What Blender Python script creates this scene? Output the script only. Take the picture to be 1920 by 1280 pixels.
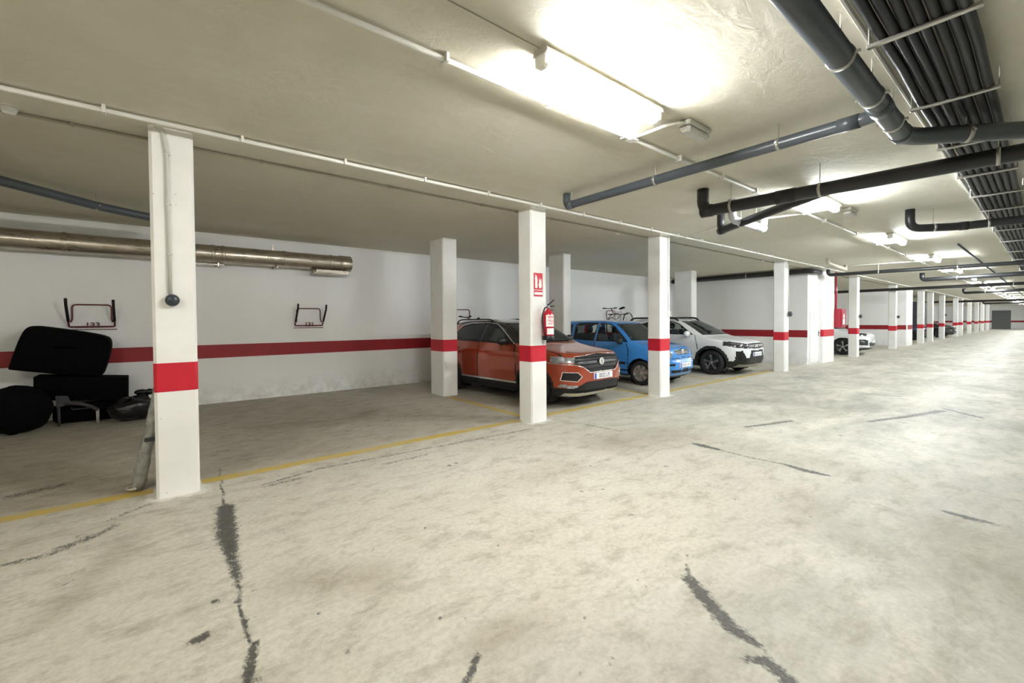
import bpy, math, random
import numpy as np
from mathutils import Vector, Matrix
random.seed(7); np.random.seed(7)
for o in list(bpy.data.objects): bpy.data.objects.remove(o, do_unlink=True)
scene = bpy.context.scene
COL = scene.collection

# ------------------------------------------------------------------ camera
CAM_H = 1.52
FPX, YAW, PITCH, ROLL, CY = 823.96, 0.8868, 0.0201, -0.0068, 618.3
fw = np.array([math.cos(YAW)*math.cos(PITCH), math.sin(YAW)*math.cos(PITCH), -math.sin(PITCH)])
rt0 = np.array([math.sin(YAW), -math.cos(YAW), 0.0]); up0 = np.cross(rt0, fw)
rt = rt0*math.cos(ROLL)+up0*math.sin(ROLL); up = up0*math.cos(ROLL)-rt0*math.sin(ROLL)
cd = bpy.data.cameras.new('camera'); cam = bpy.data.objects.new('camera', cd); COL.objects.link(cam)
cd.sensor_width = 36.0; cd.lens = FPX/1920*36.0; cd.shift_y = -(640-CY)/1920; cd.clip_end = 300; cd.clip_start = 0.05
cam.matrix_world = Matrix(((rt[0], up[0], -fw[0], 0), (rt[1], up[1], -fw[1], 0), (rt[2], up[2], -fw[2], CAM_H), (0, 0, 0, 1)))
scene.camera = cam
# ------------------------------------------------------------------ world, exposure
w = bpy.data.worlds.new('world'); scene.world = w; w.use_nodes = True
w.node_tree.nodes['Background'].inputs[0].default_value = (0.9, 0.95, 1.0, 1)
w.node_tree.nodes['Background'].inputs[1].default_value = 0.05
vs = scene.view_settings
vs.view_transform = 'Standard'; vs.look = 'None'; vs.gamma = 1.0; vs.use_curve_mapping = False
vs.exposure = 3.25
scene.cycles.max_bounces = 16; scene.cycles.diffuse_bounces = 10
LAMP_POWER = 26.0

def px_ray(u, v):
    return fw + rt*(u-960)/FPX - up*(v-CY)/FPX
def atz(u, v, z):
    d = px_ray(u, v); t = (z-CAM_H)/d[2]; return (t*d[0], t*d[1], z)
def aty(u, v, y):
    d = px_ray(u, v); t = y/d[1]; return (t*d[0], y, CAM_H+t*d[2])

H = 3.21            # ceiling height
YC0, YC1 = 4.855, 5.155   # first row of pillars
YW = 10.0           # back wall
XE = 88.0           # far end wall

# ------------------------------------------------------------------ materials
def nodes_of(name):
    m = bpy.data.materials.new(name); m.use_nodes = True
    nt = m.node_tree; b = nt.nodes['Principled BSDF']
    return m, nt, b
def mat(name, col, rough=0.5, metal=0.0, coat=0.0, noise=0.0, nscale=8.0, bump=0.0, bscale=30.0, spec=0.5, alpha=1.0, trans=0.0, emit=None, estr=0.0):
    m, nt, b = nodes_of(name)
    b.inputs['Base Color'].default_value = (*col, 1); b.inputs['Roughness'].default_value = rough
    b.inputs['Metallic'].default_value = metal; b.inputs['Coat Weight'].default_value = coat
    b.inputs['Coat Roughness'].default_value = 0.05
    b.inputs['Specular IOR Level'].default_value = spec
    b.inputs['Alpha'].default_value = alpha; b.inputs['Transmission Weight'].default_value = trans
    if emit: b.inputs['Emission Color'].default_value = (*emit, 1); b.inputs['Emission Strength'].default_value = estr
    tc = nt.nodes.new('ShaderNodeTexCoord')
    n = nt.nodes.new('ShaderNodeTexNoise'); n.inputs['Scale'].default_value = nscale; n.inputs['Detail'].default_value = 5
    nt.links.new(tc.outputs['Object'], n.inputs['Vector'])
    r = nt.nodes.new('ShaderNodeMapRange'); r.inputs[1].default_value = 0.3; r.inputs[2].default_value = 0.7
    r.inputs[3].default_value = 1-noise; r.inputs[4].default_value = 1+noise*0.3
    nt.links.new(n.outputs[0], r.inputs[0])
    mx = nt.nodes.new('ShaderNodeMix'); mx.data_type = 'RGBA'; mx.blend_type = 'MULTIPLY'; mx.inputs[0].default_value = 1
    mx.inputs[6].default_value = (*col, 1); nt.links.new(r.outputs[0], mx.inputs[7]); nt.links.new(mx.outputs[2], b.inputs['Base Color'])
    if bump:
        n2 = nt.nodes.new('ShaderNodeTexNoise'); n2.inputs['Scale'].default_value = bscale; n2.inputs['Detail'].default_value = 6
        nt.links.new(tc.outputs['Object'], n2.inputs['Vector'])
        bp = nt.nodes.new('ShaderNodeBump'); bp.inputs['Strength'].default_value = bump; bp.inputs['Distance'].default_value = 0.02
        nt.links.new(n2.outputs[0], bp.inputs['Height']); nt.links.new(bp.outputs[0], b.inputs['Normal'])
    return m
def lk(nt, a, b): nt.links.new(a, b)
def noise_node(nt, vec, scale, detail=6, rough=0.55, dist=0.0):
    n = nt.nodes.new('ShaderNodeTexNoise'); n.inputs['Scale'].default_value = scale; n.inputs['Detail'].default_value = detail
    n.inputs['Roughness'].default_value = rough; n.inputs['Distortion'].default_value = dist
    lk(nt, vec, n.inputs['Vector']); return n.outputs[0]
def mrange(nt, v, a, b, c, d):
    r = nt.nodes.new('ShaderNodeMapRange'); r.clamp = True
    for i, q in enumerate((a, b, c, d)): r.inputs[i+1].default_value = q
    lk(nt, v, r.inputs[0]); return r.outputs[0]
def mixc(nt, f, a, b, blend='MIX'):
    m = nt.nodes.new('ShaderNodeMix'); m.data_type = 'RGBA'; m.blend_type = blend
    if hasattr(f, 'is_output'): lk(nt, f, m.inputs[0])
    else: m.inputs[0].default_value = f
    for q, i in ((a, 6), (b, 7)):
        if isinstance(q, tuple): m.inputs[i].default_value = (*q, 1)
        else: lk(nt, q, m.inputs[i])
    return m.outputs[2]
def mth(nt, op, a, b=None):
    m = nt.nodes.new('ShaderNodeMath'); m.operation = op
    for i, q in enumerate((a, b)):
        if q is None: continue
        if hasattr(q, 'is_output'): lk(nt, q, m.inputs[i])
        else: m.inputs[i].default_value = q
    return m.outputs[0]
def scaled(nt, out, s):
    v = nt.nodes.new('ShaderNodeMapping'); v.inputs['Scale'].default_value = s; lk(nt, out, v.inputs['Vector']); return v.outputs[0]

def floor_material():
    m, nt, b = nodes_of('concrete_floor')
    tc = nt.nodes.new('ShaderNodeTexCoord').outputs['Object']
    big = noise_node(nt, tc, 0.55, 5, 0.6, 0.6)
    mid = noise_node(nt, scaled(nt, tc, (1.0, 1.7, 1)), 3.2, 13, 0.76, 0.2)
    fine = noise_node(nt, tc, 28, 6, 0.7)
    streak = noise_node(nt, scaled(nt, tc, (1.0, 3.2, 1)), 1.7, 10, 0.70, 0.4)
    c = mixc(nt, mrange(nt, big, .35, .65, 0, 1), (0.52, 0.50, 0.425), (0.59, 0.575, 0.51))
    c = mixc(nt, mrange(nt, mid, .49, .68, 0, .78), c, (0.27, 0.245, 0.185))
    c = mixc(nt, mrange(nt, streak, .54, .74, 0, .5), c, (0.33, 0.31, 0.25))
    c = mixc(nt, mrange(nt, fine, .42, .70, 0, .45), c, (0.27, 0.25, 0.19))
    pale = noise_node(nt, scaled(nt, tc, (1.2, 1.8, 1)), 4.3, 10, 0.68, 0.2)
    c = mixc(nt, mrange(nt, pale, .56, .72, 0, .35), c, (0.65, 0.64, 0.595))
    a4 = nt.nodes.new('ShaderNodeAttribute'); a4.attribute_name = 'lane_dim'  # lane mask: dimming of the overlit floor put into its colour
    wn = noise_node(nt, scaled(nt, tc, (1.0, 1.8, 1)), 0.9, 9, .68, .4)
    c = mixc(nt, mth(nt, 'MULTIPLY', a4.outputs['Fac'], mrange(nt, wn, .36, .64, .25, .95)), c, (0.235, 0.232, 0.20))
    at = nt.nodes.new('ShaderNodeAttribute'); at.attribute_name = 'brown_tone'
    gn = noise_node(nt, tc, 3.0, 8, 0.65, 0.8)
    g = mth(nt, 'MULTIPLY', at.outputs['Fac'], mrange(nt, gn, .3, .6, .55, 1.0))
    c = mixc(nt, g, c, (0.215, 0.18, 0.125))
    a3 = nt.nodes.new('ShaderNodeAttribute'); a3.attribute_name = 'splash'
    sp_ = mth(nt, 'ADD', a3.outputs['Fac'], mrange(nt, noise_node(nt, tc, 11, 6, .7), .3, .7, -.35, .35))
    c = mixc(nt, mth(nt, 'MULTIPLY', mrange(nt, sp_, .45, .75, 0, .75), mrange(nt, a3.outputs['Fac'], .05, .2, 0, 1)), c, (0.74, 0.73, 0.69))
    a2 = nt.nodes.new('ShaderNodeAttribute'); a2.attribute_name = 'tar'
    tn = noise_node(nt, tc, 22, 6, 0.7); tn2 = noise_node(nt, scaled(nt, tc, (3.0, 1.0, 1)), 30, 4, .6)
    t = mth(nt, 'ADD', a2.outputs['Fac'], mrange(nt, tn, .25, .75, -.42, .42))
    t = mth(nt, 'ADD', t, mrange(nt, tn2, .3, .7, -.22, .22))
    t = mth(nt, 'MULTIPLY', mrange(nt, t, .40, .85, 0, .93), mrange(nt, a2.outputs['Fac'], .04, .2, 0, 1))
    c = mixc(nt, t, c, mixc(nt, mrange(nt, noise_node(nt, tc, 55, 4, .6), .35, .7, 0, 1), (0.035, 0.036, 0.033), (0.085, 0.086, 0.078)))
    lk(nt, c, b.inputs['Base Color'])
    lk(nt, mrange(nt, mid, .3, .7, .46, .68), b.inputs['Roughness'])
    b.inputs['Specular IOR Level'].default_value = 0.35
    bp = nt.nodes.new('ShaderNodeBump'); bp.inputs['Strength'].default_value = 0.12; bp.inputs['Distance'].default_value = 0.01
    lk(nt, noise_node(nt, tc, 9, 8, .6), bp.inputs['Height']); lk(nt, bp.outputs[0], b.inputs['Normal'])
    return m
def ceiling_material():
    m, nt, b = nodes_of('ceiling_paint')
    tc = nt.nodes.new('ShaderNodeTexCoord').outputs['Object']
    big = noise_node(nt, tc, 0.7, 6, .6, .5); st = noise_node(nt, scaled(nt, tc, (1, 3, 1)), 2.2, 7, .6, 1.2)
    c = mixc(nt, mrange(nt, big, .35, .68, 0, 1), (0.64, 0.61, 0.50), (0.69, 0.67, 0.575))
    c = mixc(nt, mrange(nt, st, .5, .72, 0, .35), c, (0.76, 0.745, 0.67))
    lk(nt, c, b.inputs['Base Color']); b.inputs['Roughness'].default_value = .75
    bp = nt.nodes.new('ShaderNodeBump'); bp.inputs['Strength'].default_value = 0.35; bp.inputs['Distance'].default_value = 0.02
    lk(nt, noise_node(nt, scaled(nt, tc, (1, 1.6, 1)), 6, 9, .62, .6), bp.inputs['Height']); lk(nt, bp.outputs[0], b.inputs['Normal'])
    return m
def wall_material():
    m, nt, b = nodes_of('white_wall_paint')
    tc = nt.nodes.new('ShaderNodeTexCoord').outputs['Object']
    big = noise_node(nt, scaled(nt, tc, (1, 1, .35)), .9, 5, .55, .4); sp = noise_node(nt, tc, 14, 6, .7)
    c = mixc(nt, mrange(nt, big, .35, .7, 0, 1), (0.86, 0.87, 0.87), (0.91, 0.92, 0.92))
    c = mixc(nt, mrange(nt, sp, .62, .8, 0, .22), c, (0.5, 0.5, 0.46))
    sx = nt.nodes.new('ShaderNodeSeparateXYZ'); lk(nt, tc, sx.inputs[0])
    low = mrange(nt, sx.outputs[2], 0.0, .45, .55, 0.0)       # splash dirt along the foot of the wall
    dirt = mth(nt, 'MULTIPLY', low, mrange(nt, noise_node(nt, tc, 4.5, 8, .7, .5), .42, .65, 0, 1))
    c = mixc(nt, dirt, c, (0.42, 0.41, 0.36))
    lk(nt, c, b.inputs['Base Color']); b.inputs['Roughness'].default_value = .6
    bp = nt.nodes.new('ShaderNodeBump'); bp.inputs['Strength'].default_value = 0.12; bp.inputs['Distance'].default_value = 0.01
    lk(nt, noise_node(nt, tc, 18, 6), bp.inputs['Height']); lk(nt, bp.outputs[0], b.inputs['Normal'])
    return m
def pillar_material():
    m, nt, b = nodes_of('pillar_paint')
    tc = nt.nodes.new('ShaderNodeTexCoord').outputs['Object']
    c = mixc(nt, mrange(nt, noise_node(nt, tc, 2.5, 5), .35, .7, 0, 1), (0.80, 0.80, 0.77), (0.87, 0.87, 0.85))
    v = nt.nodes.new('ShaderNodeTexVoronoi'); v.inputs['Scale'].default_value = 7.0; lk(nt, tc, v.inputs['Vector'])
    c = mixc(nt, mrange(nt, v.outputs['Distance'], .03, .05, .6, 0), c, (0.35, 0.34, 0.32))
    c = mixc(nt, mrange(nt, noise_node(nt, tc, 20, 6, .7), .66, .8, 0, .25), c, (0.55, 0.54, 0.5))
    lk(nt, c, b.inputs['Base Color']); b.inputs['Roughness'].default_value = .5
    bp = nt.nodes.new('ShaderNodeBump'); bp.inputs['Strength'].default_value = 0.1; bp.inputs['Distance'].default_value = 0.01
    lk(nt, noise_node(nt, tc, 16, 6), bp.inputs['Height']); lk(nt, bp.outputs[0], b.inputs['Normal'])
    return m
def worn_line_material():
    m, nt, b = nodes_of('yellow_line_paint')
    tc = nt.nodes.new('ShaderNodeTexCoord').outputs['Object']
    n = noise_node(nt, tc, 9, 8, .7, .5); n2 = noise_node(nt, tc, 0.8, 4, .6)
    c = mixc(nt, mrange(nt, mth(nt, 'ADD', n, mth(nt, 'MULTIPLY', n2, .35)),  .62, .86, 0, .75), (0.53, 0.385, 0.075), (0.44, 0.395, 0.28))
    lk(nt, c, b.inputs['Base Color']); b.inputs['Roughness'].default_value = .6
    return m
def glass_material(name, tint, op):
    m = bpy.data.materials.new(name); m.use_nodes = True; nt = m.node_tree
    for n in list(nt.nodes): nt.nodes.remove(n)
    o = nt.nodes.new('ShaderNodeOutputMaterial'); t = nt.nodes.new('ShaderNodeBsdfTransparent'); t.inputs[0].default_value = (*tint, 1)
    d = nt.nodes.new('ShaderNodeBsdfPrincipled'); d.inputs['Base Color'].default_value = (.02, .025, .025, 1); d.inputs['Roughness'].default_value = .04
    mx = nt.nodes.new('ShaderNodeMixShader'); mx.inputs[0].default_value = op
    fr = nt.nodes.new('ShaderNodeFresnel'); fr.inputs[0].default_value = 1.5
    ad = nt.nodes.new('ShaderNodeMath'); ad.operation = 'ADD'; ad.use_clamp = True; ad.inputs[1].default_value = op
    lk(nt, fr.outputs[0], ad.inputs[0]); lk(nt, ad.outputs[0], mx.inputs[0])
    lk(nt, t.outputs[0], mx.inputs[1]); lk(nt, d.outputs[0], mx.inputs[2]); lk(nt, mx.outputs[0], o.inputs[0])
    return m
def emit_material(name, col, s):
    m = bpy.data.materials.new(name); m.use_nodes = True; nt = m.node_tree
    for n in list(nt.nodes): nt.nodes.remove(n)
    o = nt.nodes.new('ShaderNodeOutputMaterial'); e = nt.nodes.new('ShaderNodeEmission')
    e.inputs[0].default_value = (*col, 1); e.inputs[1].default_value = s; lk(nt, e.outputs[0], o.inputs[0]); return m
def metal_duct_material():
    m, nt, b = nodes_of('galvanised_duct')
    tc = nt.nodes.new('ShaderNodeTexCoord').outputs['Object']
    n = noise_node(nt, scaled(nt, tc, (.7, 3, 3)), 5, 7, .7, .6)
    c = mixc(nt, mrange(nt, n, .35, .7, 0, 1), (0.42, 0.37, 0.30), (0.62, 0.58, 0.50))
    lk(nt, c, b.inputs['Base Color']); b.inputs['Metallic'].default_value = .9
    lk(nt, mrange(nt, n, .3, .7, .22, .40), b.inputs['Roughness'])
    return m

M = {}
M['floor'] = floor_material(); M['ceil'] = ceiling_material(); M['wall'] = wall_material(); M['pillar'] = pillar_material()
M['yellow'] = worn_line_material(); M['duct'] = metal_duct_material()
M['red'] = mat('red_band_paint', (0.56, 0.012, 0.03), .45, noise=.12, nscale=5, bump=.05)
M['wred'] = mat('red_wall_stripe_paint', (0.33, 0.010, 0.018), .5, noise=.15, nscale=4)
M['conduit'] = mat('white_pvc_conduit', (0.72, 0.71, 0.66), .4, noise=.06)
M['cconduit'] = mat('painted_conduit', (0.42, 0.39, 0.31), .6, noise=.1)
M['gconduit'] = mat('grey_pvc_conduit', (0.60, 0.60, 0.55), .4, noise=.06)
M['pipe'] = mat('grey_pvc_pipe', (0.075, 0.088, 0.10), .32, noise=.12, nscale=5)
M['pipe_dark'] = mat('dark_pvc_pipe', (0.022, 0.023, 0.024), .38, noise=.15, nscale=5)
M['pipe_light'] = mat('pale_grey_pvc_pipe', (0.55, 0.58, 0.62), .35, noise=.06)
M['black_tube'] = mat('black_corrugated_tube', (0.005, 0.006, 0.008), .5, noise=.2, nscale=9)
M['steel'] = mat('zinc_steel', (0.55, 0.54, 0.50), .35, metal=.8, noise=.15)
M['housing'] = mat('lamp_housing', (0.62, 0.58, 0.50), .5)
M['endcap'] = mat('lamp_end_cap', (0.85, 0.84, 0.80), .4, noise=.02)
M['lamp_warm'] = emit_material('lamp_glow_warm', (1.0, 0.99, 0.975), LAMP_POWER)
M['lamp_old'] = emit_material('lamp_glow_worn_tube', (1.0, 0.955, 0.86), LAMP_POWER*.5)
M['lamp_cool'] = emit_material('lamp_glow_cool', (0.93, 0.975, 1.0), LAMP_POWER*1.3)
M['dimglass'] = mat('frosted_plastic', (0.62, 0.61, 0.58), .35, noise=.08)
M['white'] = mat('white_plastic', (0.80, 0.80, 0.78), .4, noise=.03)
M['darkgrey'] = mat('dark_grey_plastic', (0.035, 0.045, 0.055), .35, noise=.1)
M['black'] = mat('black_plastic', (0.007, 0.007, 0.008), .45, noise=.2)
M['blackcloth'] = mat('black_fabric', (0.003, 0.003, 0.0035), .95, noise=.3, nscale=12, bump=.3, bscale=90, spec=.1)
M['bag'] = mat('black_bin_bag_film', (0.004, 0.004, 0.005), .25, noise=.2, bump=.9, bscale=9)
M['rubber'] = mat('tyre_rubber', (0.012, 0.012, 0.013), .75, noise=.2, bump=.1, bscale=60)
M['redmetal'] = mat('red_lacquered_tube', (0.14, 0.018, 0.018), .4, noise=.2)
M['foam'] = mat('black_foam_sleeve', (0.012, 0.009, 0.009), .8, noise=.2)
M['extred'] = mat('extinguisher_red', (0.45, 0.012, 0.03), .22, coat=.4)
M['hydred'] = mat('hydrant_red', (0.40, 0.008, 0.035), .3, coat=.2, noise=.05)
M['signred'] = mat('sign_red', (0.55, 0.012, 0.03), .35)
M['signwhite'] = mat('sign_white', (0.85, 0.84, 0.82), .4)
M['door'] = mat('white_door_paint', (0.80, 0.80, 0.80), .35, noise=.03)
M['shutter'] = mat('grey_shutter_paint', (0.16, 0.17, 0.17), .5, noise=.2)
M['partition'] = mat('dark_partition_paint', (0.07, 0.075, 0.09), .6, noise=.2)
M['alu'] = mat('silver_trim', (0.72, 0.72, 0.72), .25, metal=.75)
M['chrome'] = mat('chrome', (0.85, 0.85, 0.86), .12, metal=1.0)
M['lens'] = mat('headlamp_lens', (0.50, 0.52, 0.54), .08, metal=.55, noise=.5, nscale=14)
M['lens_dark'] = mat('smoked_lens', (0.05, 0.05, 0.055), .08, coat=.6, noise=.5, nscale=18)
M['grille'] = mat('black_grille', (0.006, 0.006, 0.007), .4, noise=.3, nscale=40)
M['clad'] = mat('grey_black_cladding', (0.011, 0.012, 0.013), .55, noise=.15)
M['rim_silver'] = mat('silver_wheel_cover', (0.42, 0.40, 0.37), .35, metal=.6, noise=.2)
M['rim_dark'] = mat('dark_alloy', (0.045, 0.045, 0.05), .3, metal=.6, noise=.2)
M['rim_face'] = mat('machined_alloy', (0.36, 0.36, 0.37), .3, metal=.8, noise=.1)
M['glass'] = glass_material('car_glass', (0.84, 0.90, 0.88), .07)
M['glass_dark'] = glass_material('dark_car_glass', (0.34, 0.37, 0.37), .35)
M['seat'] = mat('seat_fabric', (0.045, 0.05, 0.055), .85, noise=.2)
M['paint_orange'] = mat('orange_metallic_paint', (0.40, 0.060, 0.022), .25, metal=.45, coat=1.0)
M['paint_blue'] = mat('bright_blue_paint', (0.035, 0.24, 0.64), .3, coat=1.0)
M['paint_white'] = mat('white_car_paint', (0.76, 0.78, 0.79), .3, coat=1.0)
M['paint_black'] = mat('black_roof_paint', (0.008, 0.009, 0.010), .2, coat=1.0)
M['paint_navy'] = mat('navy_car_paint', (0.012, 0.022, 0.075), .3, coat=1.0)
M['paint_dark'] = mat('dark_grey_car_paint', (0.015, 0.017, 0.018), .25, coat=1.0)
M['plate'] = mat('white_number_plate', (0.80, 0.81, 0.83), .4)
M['plateblue'] = mat('blue_plate_band', (0.02, 0.06, 0.45), .4)
M['pale_ink'] = mat('faded_ink', (0.42, 0.43, 0.45), .5)
M['ink'] = mat('black_ink', (0.01, 0.01, 0.012), .5)
M['film'] = mat('clear_wrap_film', (0.34, 0.34, 0.32), .12, noise=.4, nscale=18, bump=1.0, bscale=20, spec=.9)
M['greypanel'] = mat('grey_upholstery', (0.06, 0.056, 0.06), .8, noise=.15)
M['paleleg'] = mat('pale_metal_leg', (0.42, 0.40, 0.37), .5)
M['bikeframe'] = mat('pale_bike_frame', (0.50, 0.48, 0.40), .4, noise=.1)

# ------------------------------------------------------------------ mesh helpers
def finish(name, me, material, parent, smooth):
    ob = bpy.data.objects.new(name, me); COL.objects.link(ob)
    if material: me.materials.append(material)
    if smooth: me.polygons.foreach_set('use_smooth', [True]*len(me.polygons))
    if parent: ob.parent = parent
    return ob
class MB:
    def __init__(s): s.v = []; s.f = []
    def add(s, vs_, fs):
        n = len(s.v); s.v += [tuple(map(float, q)) for q in vs_]; s.f += [tuple(i+n for i in f) for f in fs]; return s
    def box(s, x0, x1, y0, y1, z0, z1):
        return s.add([(x0, y0, z0), (x1, y0, z0), (x1, y1, z0), (x0, y1, z0), (x0, y0, z1), (x1, y0, z1), (x1, y1, z1), (x0, y1, z1)],
                     [(0, 3, 2, 1), (4, 5, 6, 7), (0, 1, 5, 4), (1, 2, 6, 5), (2, 3, 7, 6), (3, 0, 4, 7)])
    def rbox(s, x0, x1, y0, y1, z0, z1, c):      # box with chamfered edges along all directions
        vs_ = []
        for z, k in ((z0, c), (z0+c, 0), (z1-c, 0), (z1, c)):
            a0, a1, b0, b1 = x0+k, x1-k, y0+k, y1-k
            vs_ += [(a0+c, b0, z), (a1-c, b0, z), (a1, b0+c, z), (a1, b1-c, z), (a1-c, b1, z), (a0+c, b1, z), (a0, b1-c, z), (a0, b0+c, z)]
        fs = [tuple(range(7, -1, -1)), tuple(range(24, 32))]
        for r in range(3):
            for i in range(8): j = (i+1) % 8; fs.append((r*8+i, r*8+j, r*8+8+j, r*8+8+i))
        return s.add(vs_, fs)
    def prism(s, poly, fn, d0, d1):     # polygon (p,q) extruded: fn(p,q,d) -> xyz
        n = len(poly)
        vs_ = [fn(p, q, d0) for p, q in poly]+[fn(p, q, d1) for p, q in poly]
        fs = [tuple(range(n-1, -1, -1)), tuple(range(n, 2*n))]+[(i, (i+1) % n, n+(i+1) % n, n+i) for i in range(n)]
        return s.add(vs_, fs)
    def tube(s, pts, r, n=10, cap=True, fillet=0.0, seg=5):
        pts = [np.array(q, float) for q in pts]
        if fillet > 0 and len(pts) > 2:
            out = [pts[0]]
            for i in range(1, len(pts)-1):
                a, b, c = pts[i-1], pts[i], pts[i+1]
                d1 = (a-b); d2 = (c-b); l1 = np.linalg.norm(d1); l2 = np.linalg.norm(d2)
                f = min(fillet, l1*.49, l2*.49); p1 = b+d1/l1*f; p2 = b+d2/l2*f
                for k in range(seg+1):
                    t = k/seg; out.append((1-t)**2*p1+2*t*(1-t)*b+t*t*p2)
            out.append(pts[-1]); pts = out
        rr = r if hasattr(r, '__len__') else [r]*len(pts)
        T = []
        for i in range(len(pts)):
            t = pts[min(i+1, len(pts)-1)]-pts[max(i-1, 0)]; T.append(t/(np.linalg.norm(t)+1e-12))
        u = np.cross(T[0], (0, 0, 1)); 
        if np.linalg.norm(u) < .05: u = np.cross(T[0], (0, 1, 0))
        u /= np.linalg.norm(u); vs_ = []
        for i, p in enumerate(pts):
            u = u-T[i]*np.dot(u, T[i]); u /= np.linalg.norm(u)+1e-12; w_ = np.cross(T[i], u)
            for k in range(n):
                a = 2*math.pi*k/n; vs_.append(p+rr[i]*(math.cos(a)*u+math.sin(a)*w_))
        fs = []
        for i in range(len(pts)-1):
            for k in range(n): j = (k+1) % n; fs.append((i*n+k, i*n+j, i*n+n+j, i*n+n+k))
        if cap: fs += [tuple(range(n-1, -1, -1)), tuple((len(pts)-1)*n+k for k in range(n))]
        return s.add(vs_, fs)
    def lathe(s, prof, org=(0, 0, 0), axis='z', n=24, a0=0, a1=2*math.pi):   # prof: (r, h)
        full = abs(a1-a0-2*math.pi) < 1e-6; m = n if full else n+1; vs_ = []
        for r, h in prof:
            for k in range(m):
                a = a0+(a1-a0)*k/n; c, d = r*math.cos(a), r*math.sin(a)
                q = (c, d, h) if axis == 'z' else ((c, h, d) if axis == 'y' else (h, c, d))
                vs_.append((org[0]+q[0], org[1]+q[1], org[2]+q[2]))
        fs = []
        for i in range(len(prof)-1):
            for k in range(n): j = (k+1) % m; fs.append((i*m+k, i*m+j, i*m+m+j, i*m+m+k))
        return s.add(vs_, fs)
    def sphere(s, c, r, n=14, k=8):
        r = r if hasattr(r, '__len__') else (r, r, r); vs_ = []; fs = []
        for i in range(k+1):
            t = math.pi*i/k
            for j in range(n):
                a = 2*math.pi*j/n; vs_.append((c[0]+r[0]*math.sin(t)*math.cos(a), c[1]+r[1]*math.sin(t)*math.sin(a), c[2]+r[2]*math.cos(t)))
        for i in range(k):
            for j in range(n): q = (j+1) % n; fs.append((i*n+j, i*n+n+j, i*n+n+q, i*n+q))
        return s.add(vs_, fs)
    def build(s, name, material, parent=None, smooth=False):
        me = bpy.data.meshes.new(name); me.from_pydata(s.v, [], s.f); me.validate(); me.update()
        return finish(name, me, material, parent, smooth)
def empty(name, loc=(0, 0, 0), rz=0.0):
    o = bpy.data.objects.new(name, None); COL.objects.link(o); o.location = loc; o.rotation_euler = (0, 0, rz); o.empty_display_size = .1; return o
def tag(o, label, cat, group=None):
    o['label'] = label; o['category'] = cat
    if group: o['group'] = group
    return o
def struct(o): o['kind'] = 'structure'; return o
def children(o): return [c for c in bpy.data.objects if c.parent == o]
KIDS = {}
def copy_tree(o, kids, parent=None):
    c = o.copy(); COL.objects.link(c); c.parent = parent
    for k in kids.get(o, []): copy_tree(k, kids, c)
    return c
def kid_map():
    d = {}
    for o in bpy.data.objects:
        if o.parent: d.setdefault(o.parent, []).append(o)
    return d
def text_mesh(name, txt, size, material, parent, fn, extrude=.002, align='CENTER', bold=0.0, sx=1.0):
    cu = bpy.data.curves.new(name, 'FONT'); cu.body = txt; cu.size = size; cu.align_x = align; cu.align_y = 'CENTER'; cu.extrude = extrude; cu.offset = bold; cu.resolution_u = 3
    t = bpy.data.objects.new(name, cu); COL.objects.link(t); bpy.context.view_layer.update()
    me = bpy.data.meshes.new_from_object(t.evaluated_get(bpy.context.evaluated_depsgraph_get()))
    bpy.data.objects.remove(t); bpy.data.curves.remove(cu)
    for v in me.vertices: v.co = fn(v.co.x*sx, v.co.y, v.co.z)
    me.materials.clear()
    return finish(name, me, material, parent, False)

# ------------------------------------------------------------------ floor
gx = np.concatenate([np.arange(-9, -3, .5), np.arange(-3, 13, .026), np.arange(13, XE+.3, .5), [XE+.2]])
gy = np.concatenate([np.arange(-7, .4, .5), np.arange(.4, 6.2, .026), np.arange(6.2, YW, .12), [YW+.1]])
XX, YY = np.meshgrid(gx, gy, indexing='ij'); tar = np.zeros_like(XX); brown_tone = np.zeros_like(XX); splash = np.zeros_like(XX)
sst = lambda a, b, x: np.clip((x-a)/(b-a), 0, 1)**2*(3-2*np.clip((x-a)/(b-a), 0, 1))
lane_dim = np.maximum(sst(3.2, 8.5, XX)*sst(5.3, 4.0, YY), .75*sst(1.9, .7, YY)*sst(0.0, 1.2, XX))   # greyer lane and near corner, painted darker to offset over-bright lamp light
def dist_seg(a, b, pad):
    x0, x1 = min(a[0], b[0])-pad, max(a[0], b[0])+pad; y0, y1 = min(a[1], b[1])-pad, max(a[1], b[1])+pad
    i0, i1 = np.searchsorted(gx, [x0, x1]); j0, j1 = np.searchsorted(gy, [y0, y1])
    sl = (slice(i0, i1), slice(j0, j1)); px, py = XX[sl], YY[sl]
    dx, dy = b[0]-a[0], b[1]-a[1]; L = dx*dx+dy*dy+1e-9
    t = np.clip(((px-a[0])*dx+(py-a[1])*dy)/L, 0, 1)
    return sl, np.hypot(px-a[0]-t*dx, py-a[1]-t*dy), t
def stain(pts, widths, inten=1.0, arr=tar, soft=.6):
    q = [atz(u, v, 0) for u, v in pts]
    if not hasattr(widths, '__len__'): widths = [widths]*len(q)
    if len(q) == 1: q = q*2; widths = widths*2
    for i in range(len(q)-1):
        sl, d, t = dist_seg(q[i], q[i+1], max(widths)*2.2)
        wd = widths[i]*(1-t)+widths[i+1]*t
        val = inten*np.clip((wd*(1+soft)-d)/(wd*2*soft), 0, 1)
        arr[sl] = np.maximum(arr[sl], val)
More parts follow.
